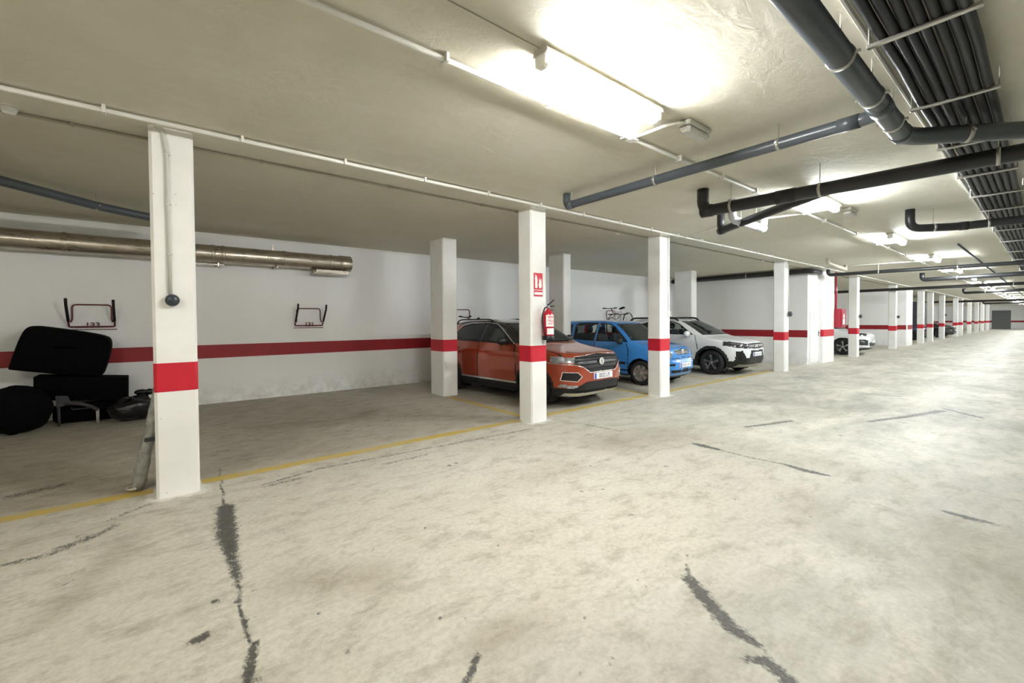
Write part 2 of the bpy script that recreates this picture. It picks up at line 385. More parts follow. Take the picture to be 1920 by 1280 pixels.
# tar-filled crack in front of the near pillar
stain([(423, 950), (425, 1000), (432, 1030)], [.065, .072, .05], 1.1)
stain([(432, 1030), (442, 1075), (446, 1100)], [.045, .036, .018], .9)
stain([(412, 880), (420, 945)], .013, .95); stain([(446, 1100), (452, 1140), (465, 1205)], .013, .95)
stain([(478, 1205), (472, 1235), (462, 1285)], [.02, .028, .026], 1.0)
stain([(445, 1127)], .022, 1.0); stain([(403, 1128)], .026, 1.0); stain([(368, 1200), (386, 1190)], [.035, .03], 1.0)
stain([(478, 1015)], .012, .8); stain([(478, 1080)], .009, .8); stain([(477, 1107)], .018, .85); stain([(474, 1158)], .016, .8); stain([(491, 1250), (494, 1275)], .012, .8)
stain([(370, 1121)], .008, .9); stain([(392, 1216)], .008, .9)
# tar-filled crack on the aisle side
stain([(1292, 1085), (1330, 1130), (1370, 1175), (1425, 1212)], [.045, .05, .05, .022], 1.0)
stain([(1395, 1235), (1440, 1240), (1480, 1278), (1500, 1300)], [.02, .035, .04, .04], 1.0)
stain([(1288, 1058), (1292, 1085)], [.012, .03], .75)
stain([(1305, 832), (1320, 836), (1345, 842)], [.05, .07, .04], 1.0); stain([(1345, 842), (1400, 856), (1470, 870)], .02, .85)
stain([(1470, 870), (1510, 882), (1552, 891)], [.03, .06, .03], 1.0)
stain([(1400, 800), (1440, 795), (1482, 789)], [.04, .055, .055], .85)
stain([(1630, 790), (1700, 781), (1765, 770)], [.04, .06, .08], .95); stain([(1770, 766), (1840, 783)], [.05, .06], .8)
stain([(1770, 958), (1820, 972), (1870, 989)], [.03, .05, .03], 1.0); stain([(1620, 737), (1690, 743)], [.04, .04], .8); stain([(1490, 706), (1535, 715)], [.03, .03], .6)
stain([(1250, 874)], .035, .75); stain([(1198, 1085)], .016, .95); stain([(1213, 1100)], .007, .9); stain([(1148, 1236), (1142, 1248)], [.014, .006], .9)
for u, v, r in ((797, 989, .018), (897, 1004, .009), (933, 995, .009), (941, 991, .007), (964, 987, .008), (935, 1022, .009), (1039, 979, .012), (1184, 965, .02), (886, 914, .014), (1090, 921, .02),
                (700, 1030, .01), (1166, 985, .01), (1192, 1218, .008), (1090, 1222, .008), (1576, 816, .03), (598, 1149, .012), (843, 872, .03), (855, 868, .03), (668, 1220, .006), (1130, 917, .025), (1275, 1090, .008), (1238, 1046, .006)):
    stain([(u, v)], r, .9)
for _ in range(90):
    x, y = random.uniform(-1, 9), random.uniform(1, 4.8)
    sl, d, t = dist_seg((x, y), (x+random.gauss(0, .02), y+random.gauss(0, .02)), .08); r = random.uniform(.004, .011); tar[sl] = np.maximum(tar[sl], .75*np.clip((r*1.6-d)/(r*1.2), 0, 1))
# long trowel streaks and tyre marks
for pts, wd, k in (([(495, 908), (600, 878), (760, 848), (1000, 803)], .018, .62), ([(0, 1060), (90, 1040), (180, 1005), (215, 985)], .022, .62), ([(205, 975), (280, 945)], .02, .55),
                   ([(110, 1028), (180, 1003)], .03, .6), ([(20, 930), (120, 908)], .05, .62), ([(650, 808), (760, 780), (830, 760)], .02, .55), ([(720, 870), (800, 852)], .02, .6),
                   ([(875, 1280), (895, 1230)], .012, .8), ([(655, 1210), (653, 1225)], .006, .7), ([(1095, 795), (1165, 808)], .02, .6), ([(500, 911), (560, 897)], .025, .58)):
    stain(pts, wd*1.7, k*1.2, tar, .9)
# browner, darker floor in the parking bays; dirt patches along the line
bay = np.clip((YY-5.02)/.35, 0, 1)*(.55-.30*np.clip((XX-2)/3.0, 0, 1))
brown_tone[:] = np.maximum(brown_tone, bay)
for pts, wd, k in (([(480, 800), (640, 790), (700, 770)], .45, .55), ([(900, 1210), (1000, 1170)], .10, .35), ([(560, 1090), (700, 1080)], .14, .30), ([(1150, 830), (1260, 815)], .30, .35), ([(90, 1160), (250, 1010)], .08, .25),
                   ([(1500, 930), (1600, 1010)], .16, .22), ([(1800, 1000), (1900, 1120)], .25, .30), ([(1560, 870), (1680, 900)], .3, .22), ([(980, 900), (1060, 880)], .2, .2)):
    stain(pts, wd, min(1, k*1.5), brown_tone, 1.0)
for x0_, x1_ in ((-.01, .30), (4.33, 4.65), (7.74, 8.08)):
    dd = np.hypot(np.maximum(np.maximum(x0_-XX, XX-x1_), 0), np.maximum(np.maximum(YC0-YY, YY-YC1), 0)); splash = np.maximum(splash, np.clip(1-dd/.16, 0, 1))
nx, ny = XX.shape
me = bpy.data.meshes.new('floor'); me.vertices.add(nx*ny)
co = np.stack([XX, YY, np.zeros_like(XX)], -1).reshape(-1); me.vertices.foreach_set('co', co)
ii, jj = np.meshgrid(np.arange(nx-1), np.arange(ny-1), indexing='ij'); k0 = (ii*ny+jj).reshape(-1)
quads = np.stack([k0, k0+ny, k0+ny+1, k0+1], -1).reshape(-1); nf = len(k0)
me.loops.add(nf*4); me.loops.foreach_set('vertex_index', quads); me.polygons.add(nf)
me.polygons.foreach_set('loop_start', np.arange(nf)*4); me.polygons.foreach_set('loop_total', np.full(nf, 4)); me.update()
for nm, arr in (('tar', tar), ('brown_tone', brown_tone), ('splash', splash), ('lane_dim', lane_dim)):
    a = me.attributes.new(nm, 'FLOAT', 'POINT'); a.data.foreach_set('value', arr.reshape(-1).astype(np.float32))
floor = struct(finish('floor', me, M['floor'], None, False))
# painted bay lines (paint film on the floor)
def line(p, q, wd):
    p, q = np.array(p, float), np.array(q, float); d = (q-p)/np.linalg.norm(q-p); n = np.array([-d[1], d[0]])*wd/2
    L = np.linalg.norm(q-p); k = max(2, int(L/.25)); top = []; bot = []
    for i in range(k+1):
        c = p+d*L*i/k; top.append(c+n*(1+random.uniform(-.12, .12))); bot.append(c-n*(1+random.uniform(-.12, .12)))
    mb = MB(); vs_ = [(t[0], t[1], z) for z in (.0, .003) for t in top+bot]; m_ = len(top)*2; h_ = len(top)
    fs = []
    for i in range(k): fs += [(m_+i, m_+h_+i, m_+h_+i+1, m_+i+1), (i, i+1, m_+i+1, m_+i), (h_+i, m_+h_+i, m_+h_+i+1, h_+i+1)]
    mb.add(vs_, fs); return mb.build('yellow_line', M['yellow'], floor)
line((-8, 5.14), (-0.03, 5.14), .14); line((.33, 5.12), (4.32, 5.13), .14); line((4.66, 5.13), (7.72, 5.15), .14); line((8.1, 5.16), (14.08, 5.2), .14)
line((4.52, 5.18), (4.60, 7.72), .12); line((7.86, 5.2), (7.95, 9.9), .12); line((11.1, 5.22), (11.2, 9.9), .08); line((24.6, 5.2), (24.6, 9.9), .08)

# ------------------------------------------------------------------ ceiling and walls
struct(MB().box(-9, XE+.2, -7, YW+.1, H, H+.25).build('ceiling', M['ceil']))
wl = struct(MB().box(-9, XE+.2, YW, YW+.2, 0, H).build('wall_left', M['wall']))
MB().box(-9, XE, YW-.004, YW, .86, 1.11).build('red_stripe', M['wred'], wl)
we = struct(MB().box(XE, XE+.2, -7, YW, 0, H).build('wall_far', M['wall']))
MB().box(XE-.006, XE, -7, YW, .90, 1.14).build('red_stripe', M['wred'], we)
struct(MB().box(-9, XE, -7.2, -7, 0, H).build('wall_right', M['wall']))
struct(MB().box(-9.2, -9, -7, YW, 0, H).build('wall_near', M['wall']))
# grey recessed shutter in the far wall
d3 = struct(MB().box(XE-.12, XE, 3.35, 5.05, 0, 2.5).build('door_3', M['shutter']))
for i in range(9): MB().box(XE-.15, XE-.12, 3.4, 5.0, .05+i*.27, .29+i*.27).build('slat', M['shutter'], d3)
# stairwell block with its door
SX0, SX1 = 16.8, 19.1
sw = struct(MB().box(SX0, SX1-.02, 5.1, YW, 0, 3.02).build('wall_stairwell', M['wall']))
MB().box(SX0-.004, SX0, 5.1, YW, .91, 1.15).build('red_stripe', M['wred'], sw)
d1 = empty('door_1', (17.42, 5.1, 0)); struct(d1)
MB().rbox(-.42, .42, -.03, -.003, .06, 2.12, .004).build('door_leaf', M['door'], d1)
f = MB(); f.box(-.49, -.43, -.05, 0, 0, 2.2); f.box(.43, .49, -.05, 0, 0, 2.2); f.box(-.43, .43, -.05, 0, 2.13, 2.2); f.build('door_frame', M['door'], d1)
hd = MB(); hd.tube([(.36, -.03, 1.05), (.36, -.08, 1.05), (.24, -.08, 1.05)], .011, 8, fillet=.02); hd.rbox(.335, .385, -.037, -.03, .93, 1.12, .003); hd.build('door_handle', M['black'], d1)
MB().rbox(-.12, .08, -.036, -.03, 1.5, 1.78, .002).build('door_notice', M['dimglass'], d1)
# second stair block further on and the dark partition behind
sw2 = struct(MB().box(31.9, 33.6, 5.0, YW, 0, H-.02).build('wall_stair_core', M['wall']))
MB().box(32.25, 33.6, 4.994, 5.0, .91, 1.15).build('red_stripe', M['wred'], sw2); MB().box(31.894, 31.9, 5.0, YW, .91, 1.15).build('red_stripe', M['wred'], sw2)
struct(MB().box(43.5, 48.0, 6.1, YW-.02, 0, 2.75).build('wall_partition', M['partition']))

# ------------------------------------------------------------------ pillars
def oct_ring(x0, x1, y0, y1, c):
    return [(x0+c, y0), (x1-c, y0), (x1, y0+c), (x1, y1-c), (x1-c, y1), (x0+c, y1), (x0, y1-c), (x0, y0+c)]
def pillar(x0, x1, y0, y1, label, group=None, z0=.91, z1=1.15, c=.022, top=H-.001):
    cx, cy = (x0+x1)/2, (y0+y1)/2; t = empty('pillar', (cx, cy, 0)); tag(t, label, 'pillar', group)
    r = oct_ring(x0-cx, x1-cx, y0-cy, y1-cy, c)
    mb = MB(); mb.prism(r, lambda p, q, d: (p, q, d), 0, top); mb.build('shaft', M['pillar'], t)
    e = .002; r2 = oct_ring(x0-cx-e, x1-cx+e, y0-cy-e, y1-cy+e, c)
    MB().prism(r2, lambda p, q, d: (p, q, d), z0, z1).build('red_band', M['red'], t)
    return t
p1 = pillar(-.0075, .3024, YC0, YC1, 'white pillar with red band, grey conduit and round dark sensor on its face', z0=.925, z1=1.175)
p2 = pillar(4.328, 4.648, YC0, YC1, 'white pillar with red band carrying the red fire extinguisher')
p3 = pillar(7.737, 8.08, YC0, YC1, 'white pillar with red band standing in front of the blue hatchback')
p4 = pillar(14.10, 14.434, YC0, YC1, 'white pillar with red band beside the nose of the white crossover with black cladding')
p6 = pillar(21.65, 21.95, YC0, YC1, 'white pillar with red band in front of the white car beyond the stairwell')
pillar(28.5, 28.8, YC0, YC1, 'white pillar with red band between the white far car and the second stair block')
pillar(4.53, 4.87, 7.75, 8.29, 'white pillar with red band in the second row beside the orange car door')
pillar(8.0, 8.28, 7.75, 8.29, 'white pillar rising behind the orange car, its foot hidden by cars')
pillar(14.24, 14.576, 7.75, 8.40, 'white pillar behind the white crossover with roof rails, close to the stairwell wall')
for x in (36.1, 39.4, 44.3, 51.5, 54.7, 61.2, 67.8, 74.0, 80.5):
    pillar(x, x+.34, YC0+.02, YC1+.02, 'slim white pillar with red band far down the aisle', 'far pillars along the aisle')
p5 = pillar(17.95, 19.1, 4.96, 5.10, 'broad white pillar with red band at the corner of the stairwell beside its door')
# fittings on pillars
s = empty('pillar_sensor', (.13, YC0, 1.72)); tag(s, 'round dark grey sensor button on the face of the near white pillar', 'sensor')
MB().lathe([(0, 0), (.047, 0), (.047, -.012), (.044, -.012)], axis='y', n=28).build('base_ring', M['gconduit'], s, True)
MB().lathe([(.044, -.012), (.052, -.02), (.052, -.045), (.044, -.062), (.025, -.072), (0, -.075)], axis='y', n=28).build('knob', M['darkgrey'], s, True)
c = MB(); c.tube([(.035, YC0-.012, H-.002), (.085, YC0-.012, H-.02), (.115, YC0-.012, 3.02), (.118, YC0-.012, 1.77)], .0155, 10, fillet=.12)
cd1 = tag(c.build('pillar_conduit', M['gconduit'], None, True), 'grey conduit running down the near white pillar to the round sensor', 'conduit')
for z in (2.98, 2.55, 2.12): MB().rbox(.097, .139, YC0-.028, YC0, z-.008, z+.008, .003).build('clip', M['gconduit'], cd1)
def small_switch(x, z, label, mt, n='switch_box'):
    b = empty(n, (x, YC0, z)); tag(b, label, 'switch')
    MB().rbox(-.035, .035, -.045, 0, -.05, .05, .008).build('case', M[mt], b); MB().lathe([(0, -.056), (.018, -.054), (.02, -.045)], axis='y', n=14).build('button', M['dimglass' if mt != 'white' else 'gconduit'], b, True)
    cc = MB(); cc.tube([(x, YC0-.011, z+.05), (x, YC0-.011, H-.01)], .0105, 8); tag(cc.build('pillar_conduit', M['white'], None, True), 'thin white conduit above the small white switch box on a pillar', 'conduit')
small_switch(7.99, 1.65, 'small white switch box on the pillar in front of the blue hatchback', 'white')
def knob_sensor(x, z, label, group=None, y=YC0):
    s = empty('pillar_sensor', (x, y, z)); tag(s, label, 'sensor', group)
    MB().lathe([(0, 0), (.05, 0), (.05, -.02), (.046, -.02)], axis='y', n=16).build('base_ring', M['gconduit'], s, True); MB().lathe([(.046, -.02), (.075, -.03), (.075, -.075), (.055, -.10), (0, -.11)], axis='y', n=16).build('knob', M['darkgrey'], s, True)
knob_sensor(14.36, 1.67, 'dark round sensor on the pillar beside the white crossover')
MB_ = MB(); MB_.tube([(14.36, YC0-.011, 1.72), (14.36, YC0-.011, H-.01)], .0105, 8); tag(MB_.build('pillar_conduit', M['gconduit'], None, True), 'thin conduit above the dark sensor on the pillar beside the white crossover', 'conduit')
knob_sensor(21.85, 1.62, 'dark round sensor on the pillar in front of the white car beyond the stairwell')
knob_sensor(28.72, 1.6, 'dark round sensor on the pillar before the second stair block')
knob_sensor(44.55, 1.75, 'dark sensor on a slim far pillar', y=YC0+.02)

# ------------------------------------------------------------------ fire extinguisher and signs
ex = empty('fire_extinguisher', (4.575, YC0-.10, 1.235)); tag(ex, 'red fire extinguisher with black hose hung on the white pillar', 'fire extinguisher')
MB().lathe([(0, .03), (.078, .03), (.085, .045), (.085, .36), (.080, .395), (.058, .43), (.028, .447), (.022, .455), (.022, .47), (0, .47)], n=28).build('cylinder', M['extred'], ex, True)
MB().lathe([(.0855, .20), (.0855, .37)], n=14, a0=math.radians(-155), a1=math.radians(-25)).build('label_sheet', M['signwhite'], ex, True)
lb = MB()
for z in (.345, .325, .29, .265, .235): lb.lathe([(.0862, z), (.0862, z+.010)], n=10, a0=math.radians(-140+random.uniform(0, 20)), a1=math.radians(-40-random.uniform(0, 20)))
lb.build('label_print', M['signred'], ex); MB().lathe([(.0856, .085), (.0856, .175)], n=10, a0=math.radians(-145), a1=math.radians(-50)).build('service_tag', M['signwhite'], ex, True)
MB().lathe([(0, 0), (.09, 0), (.094, .01), (.094, .06), (.088, .065)], n=28).build('base_cradle', M['black'], ex, True)
hn = MB(); hn.rbox(-.02, .03, -.018, .018, .47, .515, .006); hn.build('valve', M['chrome'], ex)
hh = MB(); hh.tube([(-.015, 0, .515), (.04, 0, .545), (.12, -.005, .60)], [.012, .011, .008], 8); hh.tube([(0, 0, .495), (.12, -.005, .505)], .008, 8); hh.build('lever', M['black'], ex, True)
hs = MB(); hs.tube([(-.02, 0, .49), (-.075, -.01, .48), (-.125, -.02, .40), (-.135, -.02, .30), (-.115, -.02, .17), (-.088, -.03, .07)], .011, 8, fillet=.06); hs.build('hose', M['black'], ex, True)
MB().rbox(-.03, .03, .085, .0998, .25, .38, .004).build('bracket', M['black'], ex)
MB().tube([(.05, 0, .452), (.105, -.01, .45)], .006, 8).build('safety_pin', M['black'], ex)
sg = empty('extinguisher_sign', (4.468, YC0, 2.11)); tag(sg, 'square red pictogram sign with white extinguisher and flames on the white pillar', 'sign')
MB().box(-.088, .088, -.004, -.0005, -.125, .125).build('panel', M['signred'], sg)
pg = MB(); F = lambda p, q, d: (p, d, q)
pg.prism([(-.062, -.10), (-.062, .035), (-.052, .06), (-.028, .06), (-.018, .035), (-.018, -.10)], F, -.0062, -.004)
pg.prism([(-.05, .06), (-.03, .06), (-.03, .085), (-.05, .085)], F, -.0062, -.004); pg.prism([(-.07, .03), (-.063, .03), (-.05, .1), (-.055, .105)], F, -.0062, -.004)
fl = [(.02, -.10), (.005, -.05), (.02, -.01), (.012, .04), (.03, .01), (.035, .06), (.05, .0), (.062, .045), (.066, -.03), (.07, -.07), (.055, -.10)]
pg.prism(fl, F, -.0062, -.004); pg.build('pictogram', M['signwhite'], sg)
s2 = empty('extinguisher_caption', (4.468, YC0, 1.93)); tag(s2, 'small red and white caption plate beneath the extinguisher pictogram', 'sign')
MB().box(-.088, .088, -.004, -.0005, -.045, .045).build('panel', M['signred'], s2)
MB().box(-.080, .080, -.0055, -.004, -.02, .02).build('caption_strip', M['signwhite'], s2)
# hydrant cabinet with red riser
hc = empty('hydrant_cabinet', (19.40, 4.93, 1.2)); tag(hc, 'red fire hydrant cabinet hung past the corner of the stairwell', 'cabinet')
MB().rbox(-.27, .27, -.17, .12, 0, .68, .015).build('case', M['hydred'], hc); MB().rbox(-.24, .24, -.185, -.171, .04, .64, .005).build('door', M['hydred'], hc)
pr = MB(); pr.prism([(-.12, .12), (.1, .12), (.1, .30), (.04, .34), (.1, .38), (.06, .5), (-.05, .5), (-.1, .4), (-.04, .34), (-.12, .3)], lambda p, q, d: (p, d, q), -.188, -.185); pr.build('emblem', M['signwhite'], hc)
rp = MB(); rp.tube([(19.16, 4.93, 1.87), (19.16, 4.93, H-.01)], .03, 10); tag(rp.build('hydrant_riser_pipe', M['hydred'], None, True), 'red riser pipe rising from hydrant cabinet to ceiling', 'pipe')

# ------------------------------------------------------------------ ceiling conduits, detectors, lamps
def conduit(y, z, x0, x1, r, mt, label, clip=.92, off=0.0, clipmax=26, y1=None):
    t = empty('ceiling_conduit', (0, y, 0)); tag(t, label, 'conduit'); y1 = 0 if y1 is None else y1-y
    mb = MB(); n = 24; mb.tube([(x0+(x1-x0)*i/n, y1*i/n, z) for i in range(n+1)], r, 8); mb.build('tube', M[mt], t, True)
    x = x0+off; first = None
    while x < min(x1, clipmax):
        if first is None:
            first = MB().rbox(-.012, .012, -r*1.9, r*1.9, -r*1.25, H-z, .003).build('clip', M['conduit' if mt == 'conduit' else mt], t)
            first.location = (x, 0, z)
        else: o = first.copy(); COL.objects.link(o); o.location = (x, 0, z)
        x += clip
conduit(4.66, H-.035, -8.9, 86, .020, 'conduit', 'white ceiling conduit running along the front row of pillars', off=.35)
conduit(2.44, H-.035, -8.9, 86, .018, 'conduit', 'white ceiling conduit running along beside the fluorescent lamps', off=.24)
conduit(5.21, H-.016, -8.9, 60, .0125, 'cconduit', 'thin dull conduit linking the smoke detectors behind the front pillars', clip=1.4)
ax = MB(); ax.tube([(-8.9, 2.02, H-.004), (1.9, 2.02, H-.004)], .003, 5); tag(ax.build('ceiling_wire', M['cconduit'], None), 'thin dark wire stretched on the ceiling before the first lamp', 'wire')
for x, y, lb_ in ((-.84, 5.13, 'round white smoke detector on the ceiling left of the near pillar'), (6.9, 5.25, 'round white smoke detector on ceiling between extinguisher pillar and blue hatchback pillar'), (13.45, 5.2, 'round white smoke detector on ceiling beside the white crossover pillar')):
    d = empty('smoke_detector', (x, y, H)); tag(d, lb_, 'smoke detector')
    MB().lathe([(0, -.012), (.058, -.012), (.060, -.003), (.060, 0)], n=24).build('base', M['gconduit'], d, True)
    MB().lathe([(.05, -.012), (.05, -.022), (.044, -.03), (.044, -.04), (.034, -.052), (0, -.055)], n=24).build('head', M['white'], d, True)
def lamp_proto(glow):
    t = empty('fluorescent_lamp'); L = 1.27
    MB().prism([(-.050, H), (.050, H), (.064, H-.022), (.064, H-.042), (-.064, H-.042), (-.064, H-.022)], lambda p, q, d: (d, p, q-H), -L/2, L/2).build('housing', M['housing'], t)
    pr_ = [(-.044, -.043), (.044, -.043), (.047, -.060), (.043, -.105), (.024, -.122), (-.024, -.122), (-.043, -.105), (-.047, -.060)]
    MB().prism(pr_[::-1], lambda p, q, d: (d, p, q), -L/2+.035, L/2-.035).build('diffuser', M[glow], t)
    for s_ in (-1, 1):
        q = MB(); q.prism([(a*1.02, b_*1.01) for a, b_ in pr_][::-1], lambda p, q_, d: (d, p, q_), min(s_*(L/2-.035), s_*L/2), max(s_*(L/2-.035), s_*L/2)); q.build('end_cap', M['endcap'], t)
    for k in range(4):
        for s_ in (-1, 1): MB().rbox(-.42+.28*k-.014, -.42+.28*k+.014, s_*.066-.005, s_*.066+.005, -.056, -.022, .002).build('clip', M['endcap'], t)
    return t
protos = {g: lamp_proto(g) for g in ('lamp_old', 'lamp_warm', 'lamp_cool')}
km = kid_map(); LX = [2.52+4.68*k for k in range(-2, 18)]
for i, x in enumerate(LX):
    o = copy_tree(protos['lamp_old' if x < 0 else 'lamp_warm' if x < 5 else 'lamp_cool'], km); o.location = (x, 2.02, H)
    if abs(x-2.52) < .1: tag(o, 'long fluorescent ceiling lamp with white end caps beside the emergency light', 'lamp')
    elif abs(x-7.2) < .1: tag(o, 'fluorescent lamp between the thick dark pipe and the dark pipe with upturned elbow', 'lamp')
    elif abs(x-11.88) < .1: tag(o, 'fluorescent lamp just beyond the dark pipe with upturned elbow', 'lamp')
    elif abs(x-16.56) < .1: tag(o, 'fluorescent lamp beside the grey pipe crossing at the stairwell corner', 'lamp')
    else: tag(o, 'fluorescent lamp in the ceiling row along the aisle', 'lamp', 'fluorescent lamps along the aisle')
for pz in protos.values():
    for ch in km[pz]: bpy.data.objects.remove(ch)
    bpy.data.objects.remove(pz)
def em_light(x, label, group=None):
    e = empty('emergency_light', (x, 1.98, H)); tag(e, label, 'emergency light', group)
    MB().rbox(-.19, .19, -.06, .06, -.045, 0, .012).build('base', M['gconduit'], e); MB().rbox(-.18, .18, -.052, .052, -.10, -.045, .018).build('cover', M['dimglass'], e)
em_light(3.68, 'unlit grey emergency light at the end of the nearest lamp')
em_light(8.35, 'unlit emergency light after the lamp past the dark drain pipe')
def junction(x, y, pts, label, name='branch_conduit'):
    t = empty(name, (x, y, H)); tag(t, label, 'conduit')
    MB().rbox(-.045, .045, -.045, .045, -.053, -.001, .006).build('junction_box', M['conduit'], t)
    for q in pts:
        mb = MB(); mb.tube([(a-x, b-y, -.03) for a, b in q], .015, 8, fillet=.05); mb.build('tube', M['conduit'], t, True)
junction(3.42, 2.44, [[(3.42, 2.44), (3.42, 2.10), (3.46, 1.99), (3.50, 1.98)]], 'short white branch conduit from junction box to the emergency light')
junction(7.95, 2.44, [[(7.95, 2.44), (7.95, 2.02)], [(7.95, 2.44), (7.75, 3.4), (7.9, 3.9), (8.15, 4.25), (8.2, 4.62)]], 'white branch conduit crossing from the second lamp to the pillar row')
for k in range(2, 6): junction(2.52+4.68*k+.75, 2.44, [[(2.52+4.68*k+.75, 2.44), (2.52+4.68*k+.75, 2.03)]], 'short white branch conduit beside a far lamp'); 
for o in bpy.data.objects:
    if o.get('label') == 'short white branch conduit beside a far lamp': o['group'] = 'far lamp branch conduits'
junction(17.2, 2.5, [[(17.2, 2.5), (16.9, 4.62)]], 'white branch conduit crossing to the stairwell corner')

# ------------------------------------------------------------------ drain pipes
def pipe(name, pts, r, mt, label, fillet=None, clamps=(), cat='pipe', sockets=()):
    t = empty(name, (0, 0, 0)); tag(t, label, cat)
    mb = MB(); mb.tube(pts, r, 18, fillet=fillet or r*1.9, seg=6); mb.build('tube', M[mt], t, True)
    P = [np.array(q, float) for q in pts]
    def along(i, f): return P[i]*(1-f)+P[i+1]*f, (P[i+1]-P[i])/np.linalg.norm(P[i+1]-P[i])
    for i, f in clamps:
        c, d = along(i, f); mb = MB(); mb.tube([c-d*.014, c+d*.014], r*1.07, 18)
        k = np.cross(d, (0, 0, 1)); k /= np.linalg.norm(k)+1e-9
        cl = mb.build('clamp', M['steel'], t, True)
        rod = MB(); rod.tube([(c[0], c[1], c[2]+r), (c[0], c[1], H-.001)], .005, 6); rod.tube([c+k*(r*1.05), c+k*(r*1.35)], .010, 6); rod.tube([c-k*(r*1.05), c-k*(r*1.35)], .010, 6); rod.build('hanger_rod', M['steel'], cl)
    for i, f, l in sockets:
        c, d = along(i, f); mb = MB(); mb.tube([c-d*l/2, c+d*l/2], r*1.09, 18); mb.build('socket', M[mt], t, True)
    return t
pipe('drain_pipe', [(-3, .745, 2.99), (4.66, .755, 2.96), (5.15, .17, 2.95), (5.70, -.50, 2.93)], .066, 'pipe', 'thick grey drain pipe running under the ceiling beside the black tube bundle', .16, ((0, .78), (0, .868), (0, .945), (1, .55)), sockets=((0, .895, .13), (0, .985, .08)))
pipe('drain_pipe', [(4.30, 4.10, H-.005), (4.30, 4.10, 3.05), (4.2, .86, 3.03), (4.02, .745, 3.0)], .050, 'pipe', 'slim grey drain pipe running across from extinguisher pillar into the thick pipe', .11, ((1, .03), (1, .42), (1, .80)), sockets=((1, .955, .14), (1, .02, .10)))
pipe('drain_pipe', [(5.55, 2.87, H-.005), (5.55, 2.87, 2.92), (5.72, .17, 2.92), (5.75, -6.9, 2.88)], .072, 'pipe_dark', 'thick dark drain pipe hanging across the aisle in front of the second lamp', .14, ((1, .13), (1, .47), (1, .95)), sockets=((1, .02, .14), (1, .35, .2)))
pipe('drain_pipe', [(6.86, 3.26, H-.005), (6.86, 3.26, 2.90), (6.05, 2.05, 2.92), (5.68, 1.5, 2.92)], .055, 'pipe_dark', 'dark branch pipe joining the thick dark drain pipe at an angle', .12, ((1, .35),), sockets=((1, .02, .1),))
pipe('drain_pipe', [(6.35, 2.86, H-.005), (6.35, 2.86, 2.93), (7.27, 2.80, 2.91), (7.27, 2.80, H-.005)], .055, 'pipe_light', 'pale grey drain pipe loop bent down from the ceiling behind the dark branch', .12, ((1, .75),), sockets=((1, .95, .08),))
pipe('drain_pipe', [(9.12, 1.40, H-.005), (9.12, 1.40, 2.91), (9.5, .92, 2.91), (9.65, .2, 2.92), (9.7, -6.9, 2.9)], .060, 'pipe_dark', 'dark drain pipe with upturned elbow passing under the black tube bundle', .14, ((1, .5), (2, .45)), sockets=((2, .1, .1),))
pipe('drain_pipe', [(17.6, 4.75, H-.005), (17.6, 4.75, 2.99), (17.9, .4, 2.98), (17.9, -6.9, 2.95)], .055, 'pipe_dark', 'grey drain pipe crossing the aisle from the corner of the stairwell', .12, ((1, .3), (1, .7)))
pipe('drain_pipe', [(22.2, 3.05, H-.005), (22.2, 3.05, 2.95), (21.9, .7, 2.95), (21.9, -6.9, 2.93)], .075, 'pipe_dark', 'dark drain pipe crossing the aisle beyond the stairwell', .14, ((1, .4),))
pipe('drain_pipe', [(28.1, 9.9, 2.92), (28.1, 4.4, 2.94), (27.8, -6.9, 2.95)], .07, 'pipe_dark', 'dark drain pipe crossing from the back wall just before the second stair block', .12, ((0, .5), (1, .3)))
pipe('drain_pipe', [(35.8, 3.15, H-.005), (35.8, 3.15, 2.95), (34.5, .9, 2.95), (34.5, -6.9, 2.95)], .08, 'pipe_dark', 'dark drain pipe crossing the aisle past the second stair block', .14, ((1, .4),))
pipe('drain_pipe', [(53.4, 8.0, 2.93), (53.0, -6.9, 2.92)], .09, 'pipe_dark', 'dark drain pipe crossing the whole width far down the aisle', .12, ())
pipe('drain_pipe', [(63.0, 4.2, H-.005), (63.0, 4.2, 2.93), (63.0, -6.9, 2.92)], .09, 'pipe_dark', 'dark drain pipe furthest down the aisle', .14, ())
pipe('drain_pipe', [(16.62, 9.9, 3.09), (16.62, 5.0, 3.09), (17.4, 4.93, 3.08)], .085, 'pipe_dark', 'black pipe running along the top of the stairwell wall', .16, ((0, .6),))
pipe('drain_pipe', [(14.6, 3.95, H-.005), (14.6, 3.95, 3.08), (16.9, 4.1, 3.07), (16.9, 4.1, H-.005)], .05, 'cconduit', 'pale pipe loop under the ceiling in front of the stairwell corner', .10, ())
pipe('drain_pipe', [(-3.2, 5.55, 3.07), (-1.25, 7.17, 3.07), (-.55, 7.9, 3.06), (.25, 8.4, 3.05), (.25, 8.4, H-.005)], .055, 'pipe', 'grey drain pipe slanting under the ceiling behind the near pillar', .14, ((1, .98),))
